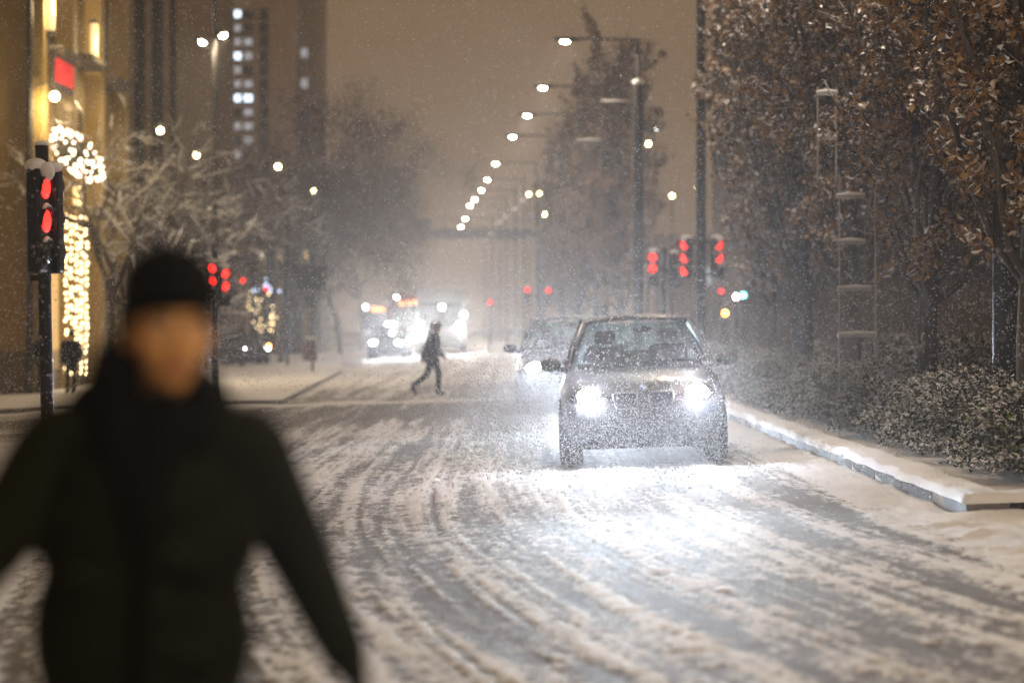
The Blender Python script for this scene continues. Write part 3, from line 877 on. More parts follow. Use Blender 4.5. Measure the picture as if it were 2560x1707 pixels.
# pilasters along the street front (x+)
for k, yy in enumerate((.35, 4.6, 9.2, 13.8)):
    MB().box((.22, yy, 13), (.5, .7, 26)).build('pilaster', M['tan_stone'], hotel, bevel=.04)
MB().tube((.12, -.12, 0), (.12, -.12, 26), .09, .09, 10).build('drainpipe', M['frame'], hotel)
for (yy, pz) in ((2.4, 9.3), (6.8, 9.6), (11.3, 9.4), (6.8, 5.2), (13, 6.2)):
    MB().box((.35, yy, pz), (.9, 2.6, .28)).build('ledge', M['ledge'], hotel, bevel=.05)
for (yy, zz, w_, h_) in ((2.5, 11.0, 2, 2.6), (6.9, 11.2, 2, 2.6), (11.5, 11.2, 2, 2.6), (6.9, 7.6, 2, 1.4)):
    wf = MB().box((0.02, yy, zz), (.12, w_, h_)).build('window', M['frame'], hotel)
    MB().box((0.06, yy - w_ / 4, zz), (.1, w_ / 2 - .12, h_ - .2)).build('pane', M['win_dark'], wf)
    MB().box((0.06, yy + w_ / 4, zz), (.1, w_ / 2 - .12, h_ - .2)).build('pane', M['win_dark'], wf)
# lit entrance bays
for (yy, w_) in ((2.5, 3.0), (7.0, 3.4)):
    sf = MB().box((0.02, yy, 2.4), (.14, w_, 3.6)).build('shop_window', M['frame'], hotel)
    for k in (-1, 1):
        MB().box((0.07, yy + k * w_ / 4, 2.4), (.1, w_ / 2 - .16, 3.4)).build('pane', M['win_warm'], sf)
# wall lamps: tall lit boxes
for (yy, zz, hh) in ((.4, 10.4, 1.3), (7.1, 10.15, 1.25), (4.3, 5.57, .55)):
    wl = MB().box((.56, yy, zz), (.2, .3, hh)).build('wall_lamp', M['uplight'], hotel, bevel=.04)
    for dz in (hh / 2 + .05, -hh / 2 - .05): MB().box((.56, yy, zz + dz), (.26, .36, .1)).build('lamp_frame', M['frame'], wl)
    l = bpy.data.lights.new('lamp_light', 'POINT'); l.energy = 160; l.color = (1, .75, .4); l.shadow_soft_size = .15
    lo = bpy.data.objects.new('lamp_light', l); COL.objects.link(lo); lo.parent = wl; lo.location = (.95, yy - .2, zz)
# round lantern on bracket
ln = MB().ell((.8, -.3, 7.95), .12, 14, 10).build('bracket_lamp', M['lamp_yellow'], hotel, smooth=True)
MB().path([(.2, -.1, 8.25), (.6, -.2, 8.35), (.8, -.3, 8.05)], .03, 8).build('lamp_bracket', M['frame'], ln)
l = bpy.data.lights.new('lamp_light', 'POINT'); l.energy = 260; l.color = (1, .75, .4); l.shadow_soft_size = .17
lo = bpy.data.objects.new('lamp_light', l); COL.objects.link(lo); lo.parent = ln; lo.location = (1.0, -.4, 7.7)
# red sign with illegible raised strokes
sg = MB().box((.62, 1.75, 8.75), (.08, 2.9, 1.0)).build('sign_board', M['frame'], hotel)
for k in range(6):
    yy = .72 + .41 * k
    g_ = MB(); s = random.Random(k)
    g_.box((.70, yy - .12, 8.75), (.06, .08, .62))
    g_.box((.70, yy + .12, 8.75), (.06, .08, .62))
    g_.box((.70, yy, 8.75 + s.choice((-.24, 0, .24))), (.055, .16, .1))
    g_.build('sign_stroke', M['sign_red'], sg)

# fairy lights on the hotel: garland over the door, curtains below
bulb_me = MB().ell((0, 0, 0), .045, 6, 4).mesh('bulb', True)
bulb_me.materials.append(M['bulb'])
bulb_me2 = MB().ell((0, 0, 0), .045, 6, 4).mesh('bulb', True)
bulb_me2.materials.append(M['bulb_w'])
def bulbs(parent, pts, me):
    for q in pts:
        o = bpy.data.objects.new('bulb', me); COL.objects.link(o); o.parent = parent; o.location = q
pg = at(193, 388, 66)
gl = thing('light_garland', 'bushy garland thick with pale fairy lights above the entrance', 'garland', (pg.x, 66, pg.z), 0)
M['evergreen'] = leafmat('garland_needles', (.02, .03, .012), (.05, .06, .025), .4, .8)
pts = []
while len(pts) < 110:
    v = Vector((random.gauss(0, 1), random.gauss(0, 1), random.gauss(0, 1))).normalized()
    if v.y > .5: continue
    q = Vector((v.x * .74, v.y * .7, v.z * .6)) * random.uniform(.85, 1.02)
    q.z -= .62 * q.x
    pts.append(q)
bulbs(gl, pts, bulb_me2)
N = 2500
c = rng.normal(size=(N, 3)); c /= np.linalg.norm(c, axis=1)[:, None]; c *= rng.uniform(.3, .92, (N, 1)) * np.array([.74, .7, .6]); c[:, 2] -= .62 * c[:, 0]

def leaf_mesh(name, C, size, droop=0.0, wide=0.55, seed=1, jitter=0.4):
    r = np.random.default_rng(seed); n = len(C)
    a = r.normal(size=(n, 3)); a[:, 2] -= droop; a /= np.linalg.norm(a, axis=1)[:, None]
    b = r.normal(size=(n, 3)); b -= a * (a * b).sum(1)[:, None]; b /= np.linalg.norm(b, axis=1)[:, None]
    nn = np.cross(a, b)
    s = size * (1 + jitter * r.uniform(-1, 1, (n, 1)))
    v0 = C - a * s * .5; v2 = C + a * s * .5 - nn * s * .12
    mid = C + nn * s * .14
    v1 = mid + b * s * wide * .5 - a * s * .05; v3 = mid - b * s * wide * .5 - a * s * .05
    V = np.stack([v0, v1, v2, v3], 1).reshape(-1, 3)
    k = np.arange(n)[:, None] * 4
    Fc = np.concatenate([k, k + 1, k + 2, k, k + 2, k + 3], 1).reshape(-1)
    return np_mesh(name, V, Fc, 3)
o = link_mesh('foliage', leaf_mesh('foliage', c, .10, 0, .3), M['evergreen'], gl); o['kind'] = 'stuff'

def curtain(px0, px1, py0, py1, d, n, lab):
    p = at((px0 + px1) / 2, py1, d)
    t = thing('light_curtain', lab, 'fairy lights', (p.x, d, p.z), group='fairy light curtains by the hotel entrance')
    w = (px1 - px0) / F * d; h = (py1 - py0) / F * d
    ns = max(3, int(w / .11)); pts = []
    for s in range(ns):
        x = -w / 2 + w * s / (ns - 1); m = n // ns
        MB().path([(x, .05 * math.sin(s * 2.1), 0), (x + .02, .05, h * .5), (x, .0, h)], .006, 4).build('wire', M['frame'], t)
        for k in range(m):
            pts.append((x + random.uniform(-.03, .03), random.uniform(-.06, .06), h * (k + random.uniform(.1, .9)) / m))
    bulbs(t, pts, bulb_me)
curtain(76, 108, 640, 940, 64.5, 60, 'narrow fairy light curtain behind the near traffic signal pole')
curtain(166, 216, 535, 940, 67, 130, 'wide fairy light curtain between signal pole and snowy trees')

def block(name, label, px0, px1, d, dep, top, material, windows=(), pil=0, base_y=None):
    x0 = (px0 - 1280) / F * d; x1 = (px1 - 1280) / F * d
    xm = (x0 + x1) / 2
    t = thing(name, label, 'building', (xm, d, -.5))
    w = x1 - x0
    MB().box((0, dep / 2, top / 2), (w, dep, top)).build('wall', material, t)
    for k in range(pil):
        xx = -w / 2 + w * (k + .5) / pil
        MB().box((xx, -.12, top / 2), (w / pil * .35, .26, top - .02)).build('pilaster', material, t)
    for (px, py, ww, hh, key) in windows:
        q = at(px, py, d)
        f_ = MB().box((q.x - xm, -.02, q.z + .5), (ww + .16, .12, hh + .16)).build('window', M['frame'], t)
        MB().box((q.x - xm, -.07, q.z + .5), (ww, .1, hh)).build('pane', M[key], f_)
        MB().box((q.x - xm, -.14, q.z + .5 - hh / 2 - .12), (ww + .3, .26, .07)).build('sill', M['ledge'], f_)
    return t
M['grey_stone'] = mat('grey_facade', (.27, .20, .125), .85, var=.15, scale=.6)
M['grey_dark'] = mat('dark_facade', (.10, .075, .05), .85, var=.15, scale=.6)
wins = []
for r_ in range(10):
    for c_ in range(4):
        wins.append((285 + 42 * c_, 40 + 62 * r_, .9, 1.5, 'win_dark'))
block('office_building', 'tall grey brown office block rising behind the snowy trees', 262, 440, 108, 14, 30, M['grey_stone'], wins, 4)
block('stepped_building', 'dark narrow block beside the twin lamp mast', 440, 522, 130, 12, 34, mat('brown_facade', (.17, .125, .08), .85), [(462 + 38 * c_, 60 + 70 * r_, .55, 1.4, 'win_dark') for r_ in range(9) for c_ in range(2)], 2)
tw = []
litmap = {(0, 0): 'win_blue', (2, 0): 'win_dim', (2, 1): 'win_dim', (3, 1): 'win_dim', (1, 0): 'win_dim', (3, 0): 'win_blue', (4, 0): 'win_dim', (7, 1): 'win_dim', (10, 0): 'win_dim', (5, 0): 'win_dim', (5, 1): 'win_dim', (6, 0): 'win_blue', (6, 1): 'win_blue', (8, 0): 'win_dim', (8, 1): 'win_dim', (9, 1): 'win_dim'}
for r_ in range(13):
    for c_ in range(2):
        tw.append((592 + 29 * c_, 36 + 35 * r_, .7, .6, litmap.get((r_, c_), 'win_dark')))
    tw.append((660, 36 + 35 * r_, .6, .8, 'win_dark'))
block('tower_building', 'tower with blue white lit windows high in the haze', 572, 705, 205, 14, 42, mat('tower_facade', (.46, .36, .25), .85, var=.12, scale=.5), tw, 0)
block('side_tower_building', 'pale slab building beside the tower, few faint windows', 712, 790, 255, 14, 44, M['grey_stone'], [(735 + 26 * (k % 2), 95 + 38 * k, .7, 1.0, 'win_dim' if k in (0, 1, 3) else 'win_dark') for k in range(9)], 0)
# decorated shop front with lit columns
sh = block('shop_building', 'low shop front with lit columns and clustered decorations', 625, 800, 140, 10, 6.5, M['grey_dark'], [], 0)
for px in (655, 697, 762):
    q = at(px, 700, 139.5)
    MB().box((q.x - sh.location.x, -.4, 3.3), (.35, .35, 6.2)).build('column', M['tan_stone'], sh)
    MB().box((q.x - sh.location.x, -.7, 5.9), (.3, .2, .5)).build('column_lamp', M['uplight'], sh)
qs = []
tr_ = thing('decorated_tree', 'tree of clustered gold and blue fairy lights by the shop', 'decorated tree', (at(660, 700, 132).x, 132, G(-13)))
MB().tube((0, 0, 0), (0, 0, 4.6), .09, .03, 8).build('trunk', M['frame'], tr_)
for k in range(46):
    h = random.uniform(1.2, 4.4); r_ = 1.15 * math.sin(math.pi * (h - 1.0) / 3.6) * math.sqrt(random.random()); a = random.uniform(0, 6.28)
    qs.append((r_ * math.cos(a), r_ * math.sin(a), h))
M['bulb_b'] = emit('fairy_bulb_blue', (.55, .7, 1.0), 5, False)
bulb_me3 = MB().ell((0, 0, 0), .06, 6, 4).mesh('bulb', True); bulb_me3.materials.append(M['bulb_b'])
qs.sort(key=lambda q: q[2]); bulbs(tr_, qs[:36], bulb_me); bulbs(tr_, qs[36:], bulb_me3)
# right hand side
rb = []
for r_ in range(5):
    for c_ in range(10):
        rb.append((1920 + 110 * c_, 120 + 130 * r_, 1.0, 1.5, 'win_dark'))
block('terrace_building', 'long dark building behind the leafy street trees', 1860, 3100, 88, 14, 18, M['grey_dark'], rb, 0)
block('corner_building', 'pale building in the gap behind the signal column', 1640, 1850, 165, 12, 8.0, mat('pale_facade', (.3, .24, .2), .8), [(1690, 690, .8, 1.2, 'win_dark'), (1780, 690, .8, 1.2, 'win_dim')], 0)

# ------------------------------------------------------------------ trees
M['bark'] = snow_top(mat('bark', (.08, .065, .05), .85, var=.4, scale=25, bump=.5), .55, .85)
M['brown_leaf'] = leafmat('withered_leaf', (.05, .026, .009), (.40, .23, .085), .38, .72, 4)
M['far_leaf'] = leafmat('brown_twigs', (.055, .032, .016), (.16, .095, .05), .45, .85, 3)
M['shrub_leaf'] = leafmat('shrub_leaf', (.022, .030, .010), (.085, .095, .03), .22, .6, 7)

def fast_tree(seed, nleaf, height=10.8, rad=1.35, lsize=.098, z0=1.5, nl=56):
    r = random.Random(seed)
    wood = MB()
    tp = [(0, 0, -.3)]
    for k in range(1, 9):
        z = height * .93 * k / 8
        tp.append((r.uniform(-.05, .05), r.uniform(-.05, .05), z))
    wood.path(tp, [.13, .12, .105, .09, .075, .06, .045, .03, .012], 10)
    pts = []
    for i in range(nl):
        z = z0 + (height * .78 - z0) * (i / nl) ** 1.1 + r.uniform(-.15, .15)
        a = i * 2.399 + r.uniform(-.4, .4)
        prof = math.sin(math.pi * min(.97, max(.06, (z / height) * .82 + .16))) ** .6
        reach = rad * prof * r.uniform(.7, 1.1)
        up = r.uniform(2.0, 3.4) * (1 - .4 * z / height)
        P0 = Vector((0, 0, z)); ps = [P0]
        for s in (.15, .35, .6, .8, 1.0):
            f = s ** .55
            ps.append(Vector((math.cos(a + .2 * s) * reach * f + r.uniform(-.05, .05), math.sin(a + .2 * s) * reach * f + r.uniform(-.05, .05), min(height, z + up * s))))
        wood.path(ps, [.050, .046, .038, .028, .018, .006], 5)
        for q in range(9):
            s = r.uniform(.15, 1.0); k = min(4, int(s * 5)); b0 = ps[k].lerp(ps[k + 1], s * 5 - k)
            d = Vector((r.gauss(0, .30), r.gauss(0, .30), r.uniform(.1, .7)))
            e = b0 + d
            wood.path([b0, b0 + d * .5 + Vector((r.uniform(-.04, .04), r.uniform(-.04, .04), 0)), e], [.009, .006, .002], 4)
            for w in range(10):
                pts.append(b0.lerp(e, r.uniform(.1, 1.05)))
    pts = np.array(pts)
    rr = np.random.default_rng(seed)
    # uneven clumps: some twigs carry many leaves, some few
    wgt = rr.gamma(.8, 1.0, len(pts) // 10).repeat(10)[:len(pts)]
    if len(wgt) < len(pts): wgt = np.append(wgt, np.ones(len(pts) - len(wgt)))
    idx = rr.choice(len(pts), nleaf, p=wgt / wgt.sum())
    C = pts[idx] + rr.normal(size=(nleaf, 3)) * .055
    C = C[C[:, 2] > 1.25]
    return wood.mesh('trunk', True), leaf_mesh('crown', C, lsize, .7, .55, seed), pts

variants = [fast_tree(11, 36000), fast_tree(23, 33000)]
def put_tree(name, label, x, y, var, rz, s=1.0, group=None, leafm=None):
    t = thing(name, label, 'tree', (x, y, G(x) + .08), rz, group)
    t.scale = (s, s, s)
    link_mesh('trunk', variants[var][0], M['bark'], t)
    link_mesh('crown', variants[var][1], leafm or M['brown_leaf'], t)
    return t
near_trees = [(2575, 22.6, 0, .2, 1.0, 'nearest brown leafed columnar tree at the edge of the picture'), (2330, 28.5, 1, 1.9, 1.0, 'brown leafed columnar tree with many upright pale branches beside the thick lamp column'),
              (2130, 34.5, 0, 3.3, 1.0, 'brown leafed columnar tree next to the snowy ladder frame'), (2010, 40.5, 1, 4.6, .98, 'brown leafed columnar tree partly behind the snowy ladder frame'), (1925, 46.5, 0, 5.5, .97, 'brown leafed columnar tree bordering the open gap by the signal column')]
near_objs = []
for px, d, v, rz, s, lab in near_trees:
    near_objs.append(put_tree('columnar_tree', lab, (px - 1280) / F * d, d, v, rz, s, 'columnar trees along the hedge'))
for px, d, v, rz, s, lab in ((1548, 80, 1, .7, 1.08, 'hazy columnar tree just beside the thick snow capped column'), (1488, 93, 0, 2.2, 1.08, 'hazy columnar tree between the lamp arms'), (1445, 107, 1, 3.9, 1.03, 'small hazy columnar tree beyond the dark car'), (1408, 121, 0, 5.0, 1.0, 'smallest hazy columnar tree far beyond the dark car')):
    put_tree('columnar_tree', lab, (px - 1280) / F * d, d, v, rz, s, 'columnar trees down the street')
# large single leaves on the two nearest trees
lf = MB()
def leafpt(u, v):
    w = .5 * math.sin(math.pi * min(1, max(0, v))) ** .8
    return ((u - .5) * 2 * w * .062, (v - .5) * .13, .018 * abs(u - .5) * 2 * w + .02 * math.sin(3 * v) - .03 * v * v)
lf.grid(leafpt, 4, 5)
leaf_me = lf.mesh('leaf', True); leaf_me.materials.append(M['brown_leaf'])
for ti, cnt in ((0, 130), (1, 130)):
    t = near_objs[ti]; crown = [c_ for c_ in t.children if c_.name.startswith('crown')][0]
    vp = variants[near_trees[ti][2]][2]
    rzm = Matrix.Rotation(near_trees[ti][3], 3, 'Z')
    cand = [Vector(q) for q in vp]
    cand = [q for q in cand if (rzm @ q).y < -.35 and .8 < q.z < 6.2 and (rzm @ q).x < (.2 if ti == 0 else 1.2)]
    random.shuffle(cand)
    for q in cand[:cnt]:
        o = bpy.data.objects.new('leaf', leaf_me); COL.objects.link(o); o.parent = crown
        o.location = q + Vector((random.uniform(-.06, .06), random.uniform(-.06, .06), 0))
        o.rotation_euler = (random.uniform(-1.2, .6), random.uniform(-.8, .8), random.uniform(0, 6.28))

# shrubs of the hedge
def shrub_mesh(seed, n):
    r = np.random.default_rng(seed); rr = random.Random(seed)
    st = MB()
    for k in range(46):
        a = rr.uniform(0, 6.28); q = rr.uniform(.2, 1.0)
        e = Vector((math.cos(a) * q * .85, math.sin(a) * q * .75, rr.uniform(.65, 1.22) * (1.1 - .35 * q)))
        m_ = Vector((e.x * .55, e.y * .55, e.z * .65))
        st.path([(e.x * .12, e.y * .12, 0), m_, e], [.011, .007, .002], 4)
    th = r.uniform(0, 6.283, n); q = r.uniform(0, 1, n) ** .45; zz = r.uniform(0, 1, n) ** .6
    bump = .72 + .5 * vnoise(th * 2.2 + seed, zz * 4, seed)
    C = np.stack([np.cos(th) * q * .95 * bump * (1.05 - .35 * zz), np.sin(th) * q * .85 * bump * (1.05 - .35 * zz), .06 + zz * 1.12 * (.65 + .55 * vnoise(th * 1.6, q * 3, seed + 5)) * (1.05 - .3 * q)], 1)
    return st.mesh('stems', True), leaf_mesh('foliage', C, .055, -.2, .6, seed, .5)
M['green_leaf'] = mat('green_leaf', (.10, .22, .03), .5)
green_me = lf.mesh('leaf', True); green_me.materials.append(M['green_leaf'])
sv = [shrub_mesh(3, 13000), shrub_mesh(8, 13000)]
k = 0
for row, (xo, y0) in enumerate(((.0, 21.6), (1.35, 20.9), (2.75, 21.2))):
    y = y0
    while y < (62 if row == 0 else 48):
        x = 4.85 + xo + random.uniform(-.15, .15) - .0105 * (y - 20)
        t = thing('hedge_shrub', ('front row shrub of the snow dusted hedge along the kerb', 'second row shrub of the hedge behind the kerb', 'back row shrub of the hedge at the foot of the trees')[row], 'shrub', (x, y, G(x) + .09), random.uniform(0, 6.28), 'shrubs of the low hedge')
        s = random.uniform(.82, 1.08) * (1.0 if row else .94); t.scale = (s, s, s * random.uniform(.85, 1.05) * (.8 if row == 0 else .92))
        link_mesh('stems', sv[k % 2][0], M['bark'], t); link_mesh('foliage', sv[k % 2][1], M['shrub_leaf'], t)
        if row == 0 and k == 0:
            t['label'] = 'nearest shrub of the hedge, with a few bright green leaves'
            for q in range(22):
                o = bpy.data.objects.new('leaf', green_me); COL.objects.link(o); o.parent = t
                a = random.uniform(3.2, 5.4) - t.rotation_euler.z; rr_ = random.uniform(.72, .95)
                o.location = (math.cos(a) * rr_, math.sin(a) * rr_, random.uniform(.15, .85)); o.rotation_euler = (random.uniform(-1.4, -.4), random.uniform(-.6, .6), random.uniform(0, 6.28)); o.scale = (.55, .55, .55)
        k += 1; y += random.uniform(1.25, 1.55)

# snow topped ladder frames beside the trees
def ladder(px0, px1, rungs, d, lab, top, foot=0.0):
    p = at((px0 + px1) / 2, 800, d)
    t = thing('ladder_frame', lab, 'frame', (p.x, d, G(p.x)))
    for px in (px0, px1):
        x = at(px, 0, d).x - p.x
        MB().tube((x, 0, foot), (x, 0, top), .012, .012, 8).build('upright', M['galv'], t)
    for (a, b, py) in rungs:
        z = at(0, py, d).z - G(p.x); xa = at(a, 0, d).x - p.x; xb = at(b, 0, d).x - p.x
        rg = MB().box(((xa + xb) / 2, 0, z - .03), (xb - xa, .05, .04)).build('rung', M['galv'], t)
        MB().path([(xa, -.01, z), ((xa + xb) / 2, -.01, z + .012), (xb, -.01, z)], [.018, .026, .02], 8).build('snow_cap', M['snow'], rg, smooth=True)
ladder(2098, 2188, [(2090, 2162, 487), (2092, 2164, 601), (2093, 2180, 718), (2094, 2192, 833)], 30.5, 'metal ladder frame with four snow topped rungs among the leaves', 3.35)
ladder(2044, 2090, [(2040, 2094, 230), (2042, 2092, 341)], 31.5, 'high pair of snow topped rungs among the leaves', 4.55, 3.3)
ladder(1502, 1582, [(1502, 1582, 253), (1440, 1506, 350)], 72, 'hazy snow topped bars beside the thick lamp column', 8.4)

# bare trees with snow on the boughs, left pavement
def bough_tree(seed, height, spread, depth=5, snow=True, rscale=1.0):
    r = random.Random(seed); wood = MB(); sn = MB(); tips = []
    def grow(p, d, L, rad, lev):
        n = 3; ps = [p]; q = p.copy(); dd = d.copy()
        for k in range(n):
            dd = (dd + Vector((r.gauss(0, .16), r.gauss(0, .16), .05))).normalized()
            q = q + dd * (L / n); ps.append(q.copy())
        wood.path(ps, [rad, rad * .85, rad * .7, rad * .55], 6 if lev < 2 else 4)
        if snow and lev >= 1:
            hor = math.sqrt(max(0, 1 - dd.z ** 2))
            if hor > .62 and rad < .03 and r.random() < .3:
                sr = min(.022, .010 + rad * .5)
                sn.path([x + Vector((0, 0, rad * .7 + sr * .35)) for x in ps], [sr * .5, sr, sr * r.uniform(.7, 1.2), sr * .5], 6)
        if lev >= depth:
            tips.append(q); return
        for k in range(3 if lev else 6):
            a = r.uniform(0, 6.28); t_ = r.uniform(.45, .95)
            side = dd.orthogonal().normalized(); side.rotate(Matrix.Rotation(a, 3, dd))
            nd = (dd * r.uniform(.45, .8) + side * spread * r.uniform(.6, 1.1)).normalized()
            i = min(n - 1, int(t_ * n)); b = ps[i].lerp(ps[i + 1], t_ * n - i)
            grow(b, nd, L * r.uniform(.58, .74), rad * .52, lev + 1)
    grow(Vector((0, 0, -.2)), Vector((0, 0, 1)), height * .45, .10 * rscale, 0)
    return wood, sn, tips
bt = [bough_tree(5, 8.0, .85, 5), bough_tree(9, 7.2, .95, 5)]
bt_me = [(b[0].mesh('trunk', True), b[1].mesh('snow_load', True)) for b in bt]
for px, d, v, rz, s, lab in ((300, 66, 0, .3, 1.22, 'bare snow laden tree just behind the walker in black'), (395, 74, 1, 1.7, 1.35, 'bare snow laden tree under the first yellow globe lamp'), (480, 82, 0, 3.1, 1.3, 'bare snow laden tree below the twin lamp mast')):
    x = (px - 1280) / F * d
    t = thing('bare_tree', lab, 'tree', (x, d, G(x)), rz, 'snow laden bare trees'); t.scale = (s, s, s)
    link_mesh('trunk', bt_me[v][0], M['bark'], t); o = link_mesh('snow_load', bt_me[v][1], M['snow'], t); o['kind'] = 'stuff'

# broad brown trees further down the pavement
def broad_tree(seed, height, n):
    wood, sn, tips = bough_tree(seed, height, .62, 5, False, 1.6)
    T = np.array([tuple(x) for x in tips]); r = np.random.default_rng(seed)
    C = T[r.integers(0, len(T), n)] + r.normal(size=(n, 3)) * np.array([.32, .32, .38])
    return wood.mesh('trunk', True), leaf_mesh('crown', C, .16, .3, .35, seed)
bro = [broad_tree(31, 14.5, 15000), broad_tree(37, 13.0, 13000)]
for px, d, v, rz, s, lab in ((600, 100, 0, .4, .6, 'broad brown tree behind the stacked red signals'), (700, 108, 1, 2.0, .86, 'broad brown tree over the decorated shop front'), (790, 120, 0, 3.8, 1.0, 'broad brown tree above the striped car'),
                             (850, 138, 1, 5.2, 1.05, 'broad brown tree fading near the footbridge'), (905, 165, 0, 1.2, .95, 'faint broad tree next to the footbridge')):
    x = (px - 1280) / F * d
    t = thing('broad_tree', lab, 'tree', (x, d, G(x)), rz, 'broad brown trees along the pavement'); t.scale = (s, s, s)
    link_mesh('trunk', bro[v][0], M['bark'], t); link_mesh('crown', bro[v][1], M['far_leaf'], t)

# ------------------------------------------------------------------ people
M['skin'] = mat('skin', (.62, .33, .13), .55, var=.08, scale=20)
M['black_wool'] = mat('black_wool', (.005, .005, .0045), .95, var=.3, scale=120, bump=.6, spec=.1)
M['olive_coat'] = mat('olive_coat', (.0085, .0105, .0045), .8, var=.25, scale=40, bump=.3, spec=.14)
M['dark_cloth'] = mat('dark_trousers', (.018, .018, .02), .9, var=.3, scale=60, spec=.1)
M['boot'] = mat('boot_leather', (.02, .016, .013), .5)
M['glove'] = mat('glove', (.012, .012, .012), .85, spec=.15)
M['navy_jacket'] = snow_top(mat('snow_flecked_jacket', (.035, .038, .05), .85, var=.35, scale=40), .25, .9, 45)
M['eye_white'] = mat('eye', (.5, .48, .45), .2, var=.05)
M['lips'] = mat('lips', (.30, .11, .09), .5)
M['hair'] = mat('hair', (.03, .02, .012), .7, var=.4, scale=60)

def fingers(mb, wrist, dirv, palmside, thumbside, s=1.0, curl=.35):
    """palm, four unequal fingers with a bend, thumb from the side of the palm"""
    d = Vector(dirv).normalized(); side = Vector(thumbside); side = (side - d * side.dot(d)).normalized(); pn = Vector(palmside); pn = (pn - d * pn.dot(d) - side * pn.dot(side)).normalized()
    w = Vector(wrist)
    pc = w + d * .05 * s
    for k in range(4):
        off = (.030 - .020 * k) * s
        mb.cap(w + side * off * .6 + d * .01 * s, w + d * .092 * s + side * off, .015 * s, .012 * s, 10)
    mb.ell(pc, .02 * s, 10, 8)
    for k, L in enumerate((.075, .085, .078, .060)):
        b = w + d * .095 * s + side * (.030 - .020 * k) * s
        m_ = b + (d * math.cos(curl) + pn * math.sin(curl)) * L * .5 * s
        e = m_ + (d * math.cos(curl * 2.4) + pn * math.sin(curl * 2.4)) * L * .5 * s
        mb.cap(b, m_, .0105 * s, .0098 * s, 10); mb.cap(m_, e, .0098 * s, .008 * s, 10)
    b = w + d * .03 * s + side * .03 * s
    m_ = b + (d * .6 + side * .7 + pn * .25).normalized() * .04 * s
    e = m_ + (d * .9 + side * .2 + pn * .3).normalized() * .032 * s
    mb.cap(b, m_, .0135 * s, .0115 * s, 10); mb.cap(m_, e, .0115 * s, .009 * s, 10)

def head_skin(mb, c, yaw, s=1.0, axis=-90):
    """head with jaw, brow, nose, lips, ears; faces direction yaw (radians, 0 = -Y)"""
    rot = Matrix.Rotation(yaw, 3, 'Z')
    def p(x, y, z): return Vector(c) + rot @ Vector((x * s, y * s, z * s))
    mb.ell(p(0, .01, .03), (.073 * s, .097 * s, .098 * s), 20, 14, rot)
    mb.ell(p(0, -.02, -.035), (.060 * s, .076 * s, .085 * s), 18, 12, rot)
    mb.ell(p(0, -.05, -.092), (.034 * s, .034 * s, .028 * s), 14, 10, rot)
    mb.cap(p(-.036, -.080, .022), p(.036, -.080, .022), .013 * s, .013 * s, 10)
    mb.cap(p(0, -.088, .012), p(0, -.108, -.030), .009 * s, .0145 * s, 10)
    mb.ell(p(.013, -.096, -.035), .009 * s, 10, 8); mb.ell(p(-.013, -.096, -.035), .009 * s, 10, 8)
    mb.cap(p(-.018, -.086, -.062), p(.018, -.086, -.062), .008 * s, .008 * s, 8)
    mb.cap(p(-.014, -.084, -.074), p(.014, -.084, -.074), .008 * s, .008 * s, 8)
    for q in (-1, 1):
        mb.ell(p(q * .045, -.062, -.022), .024 * s, 12, 8)
        mb.ell(p(q * .079, .012, -.012), (.010 * s, .02 * s, .032 * s), 10, 8, rot)
    return p

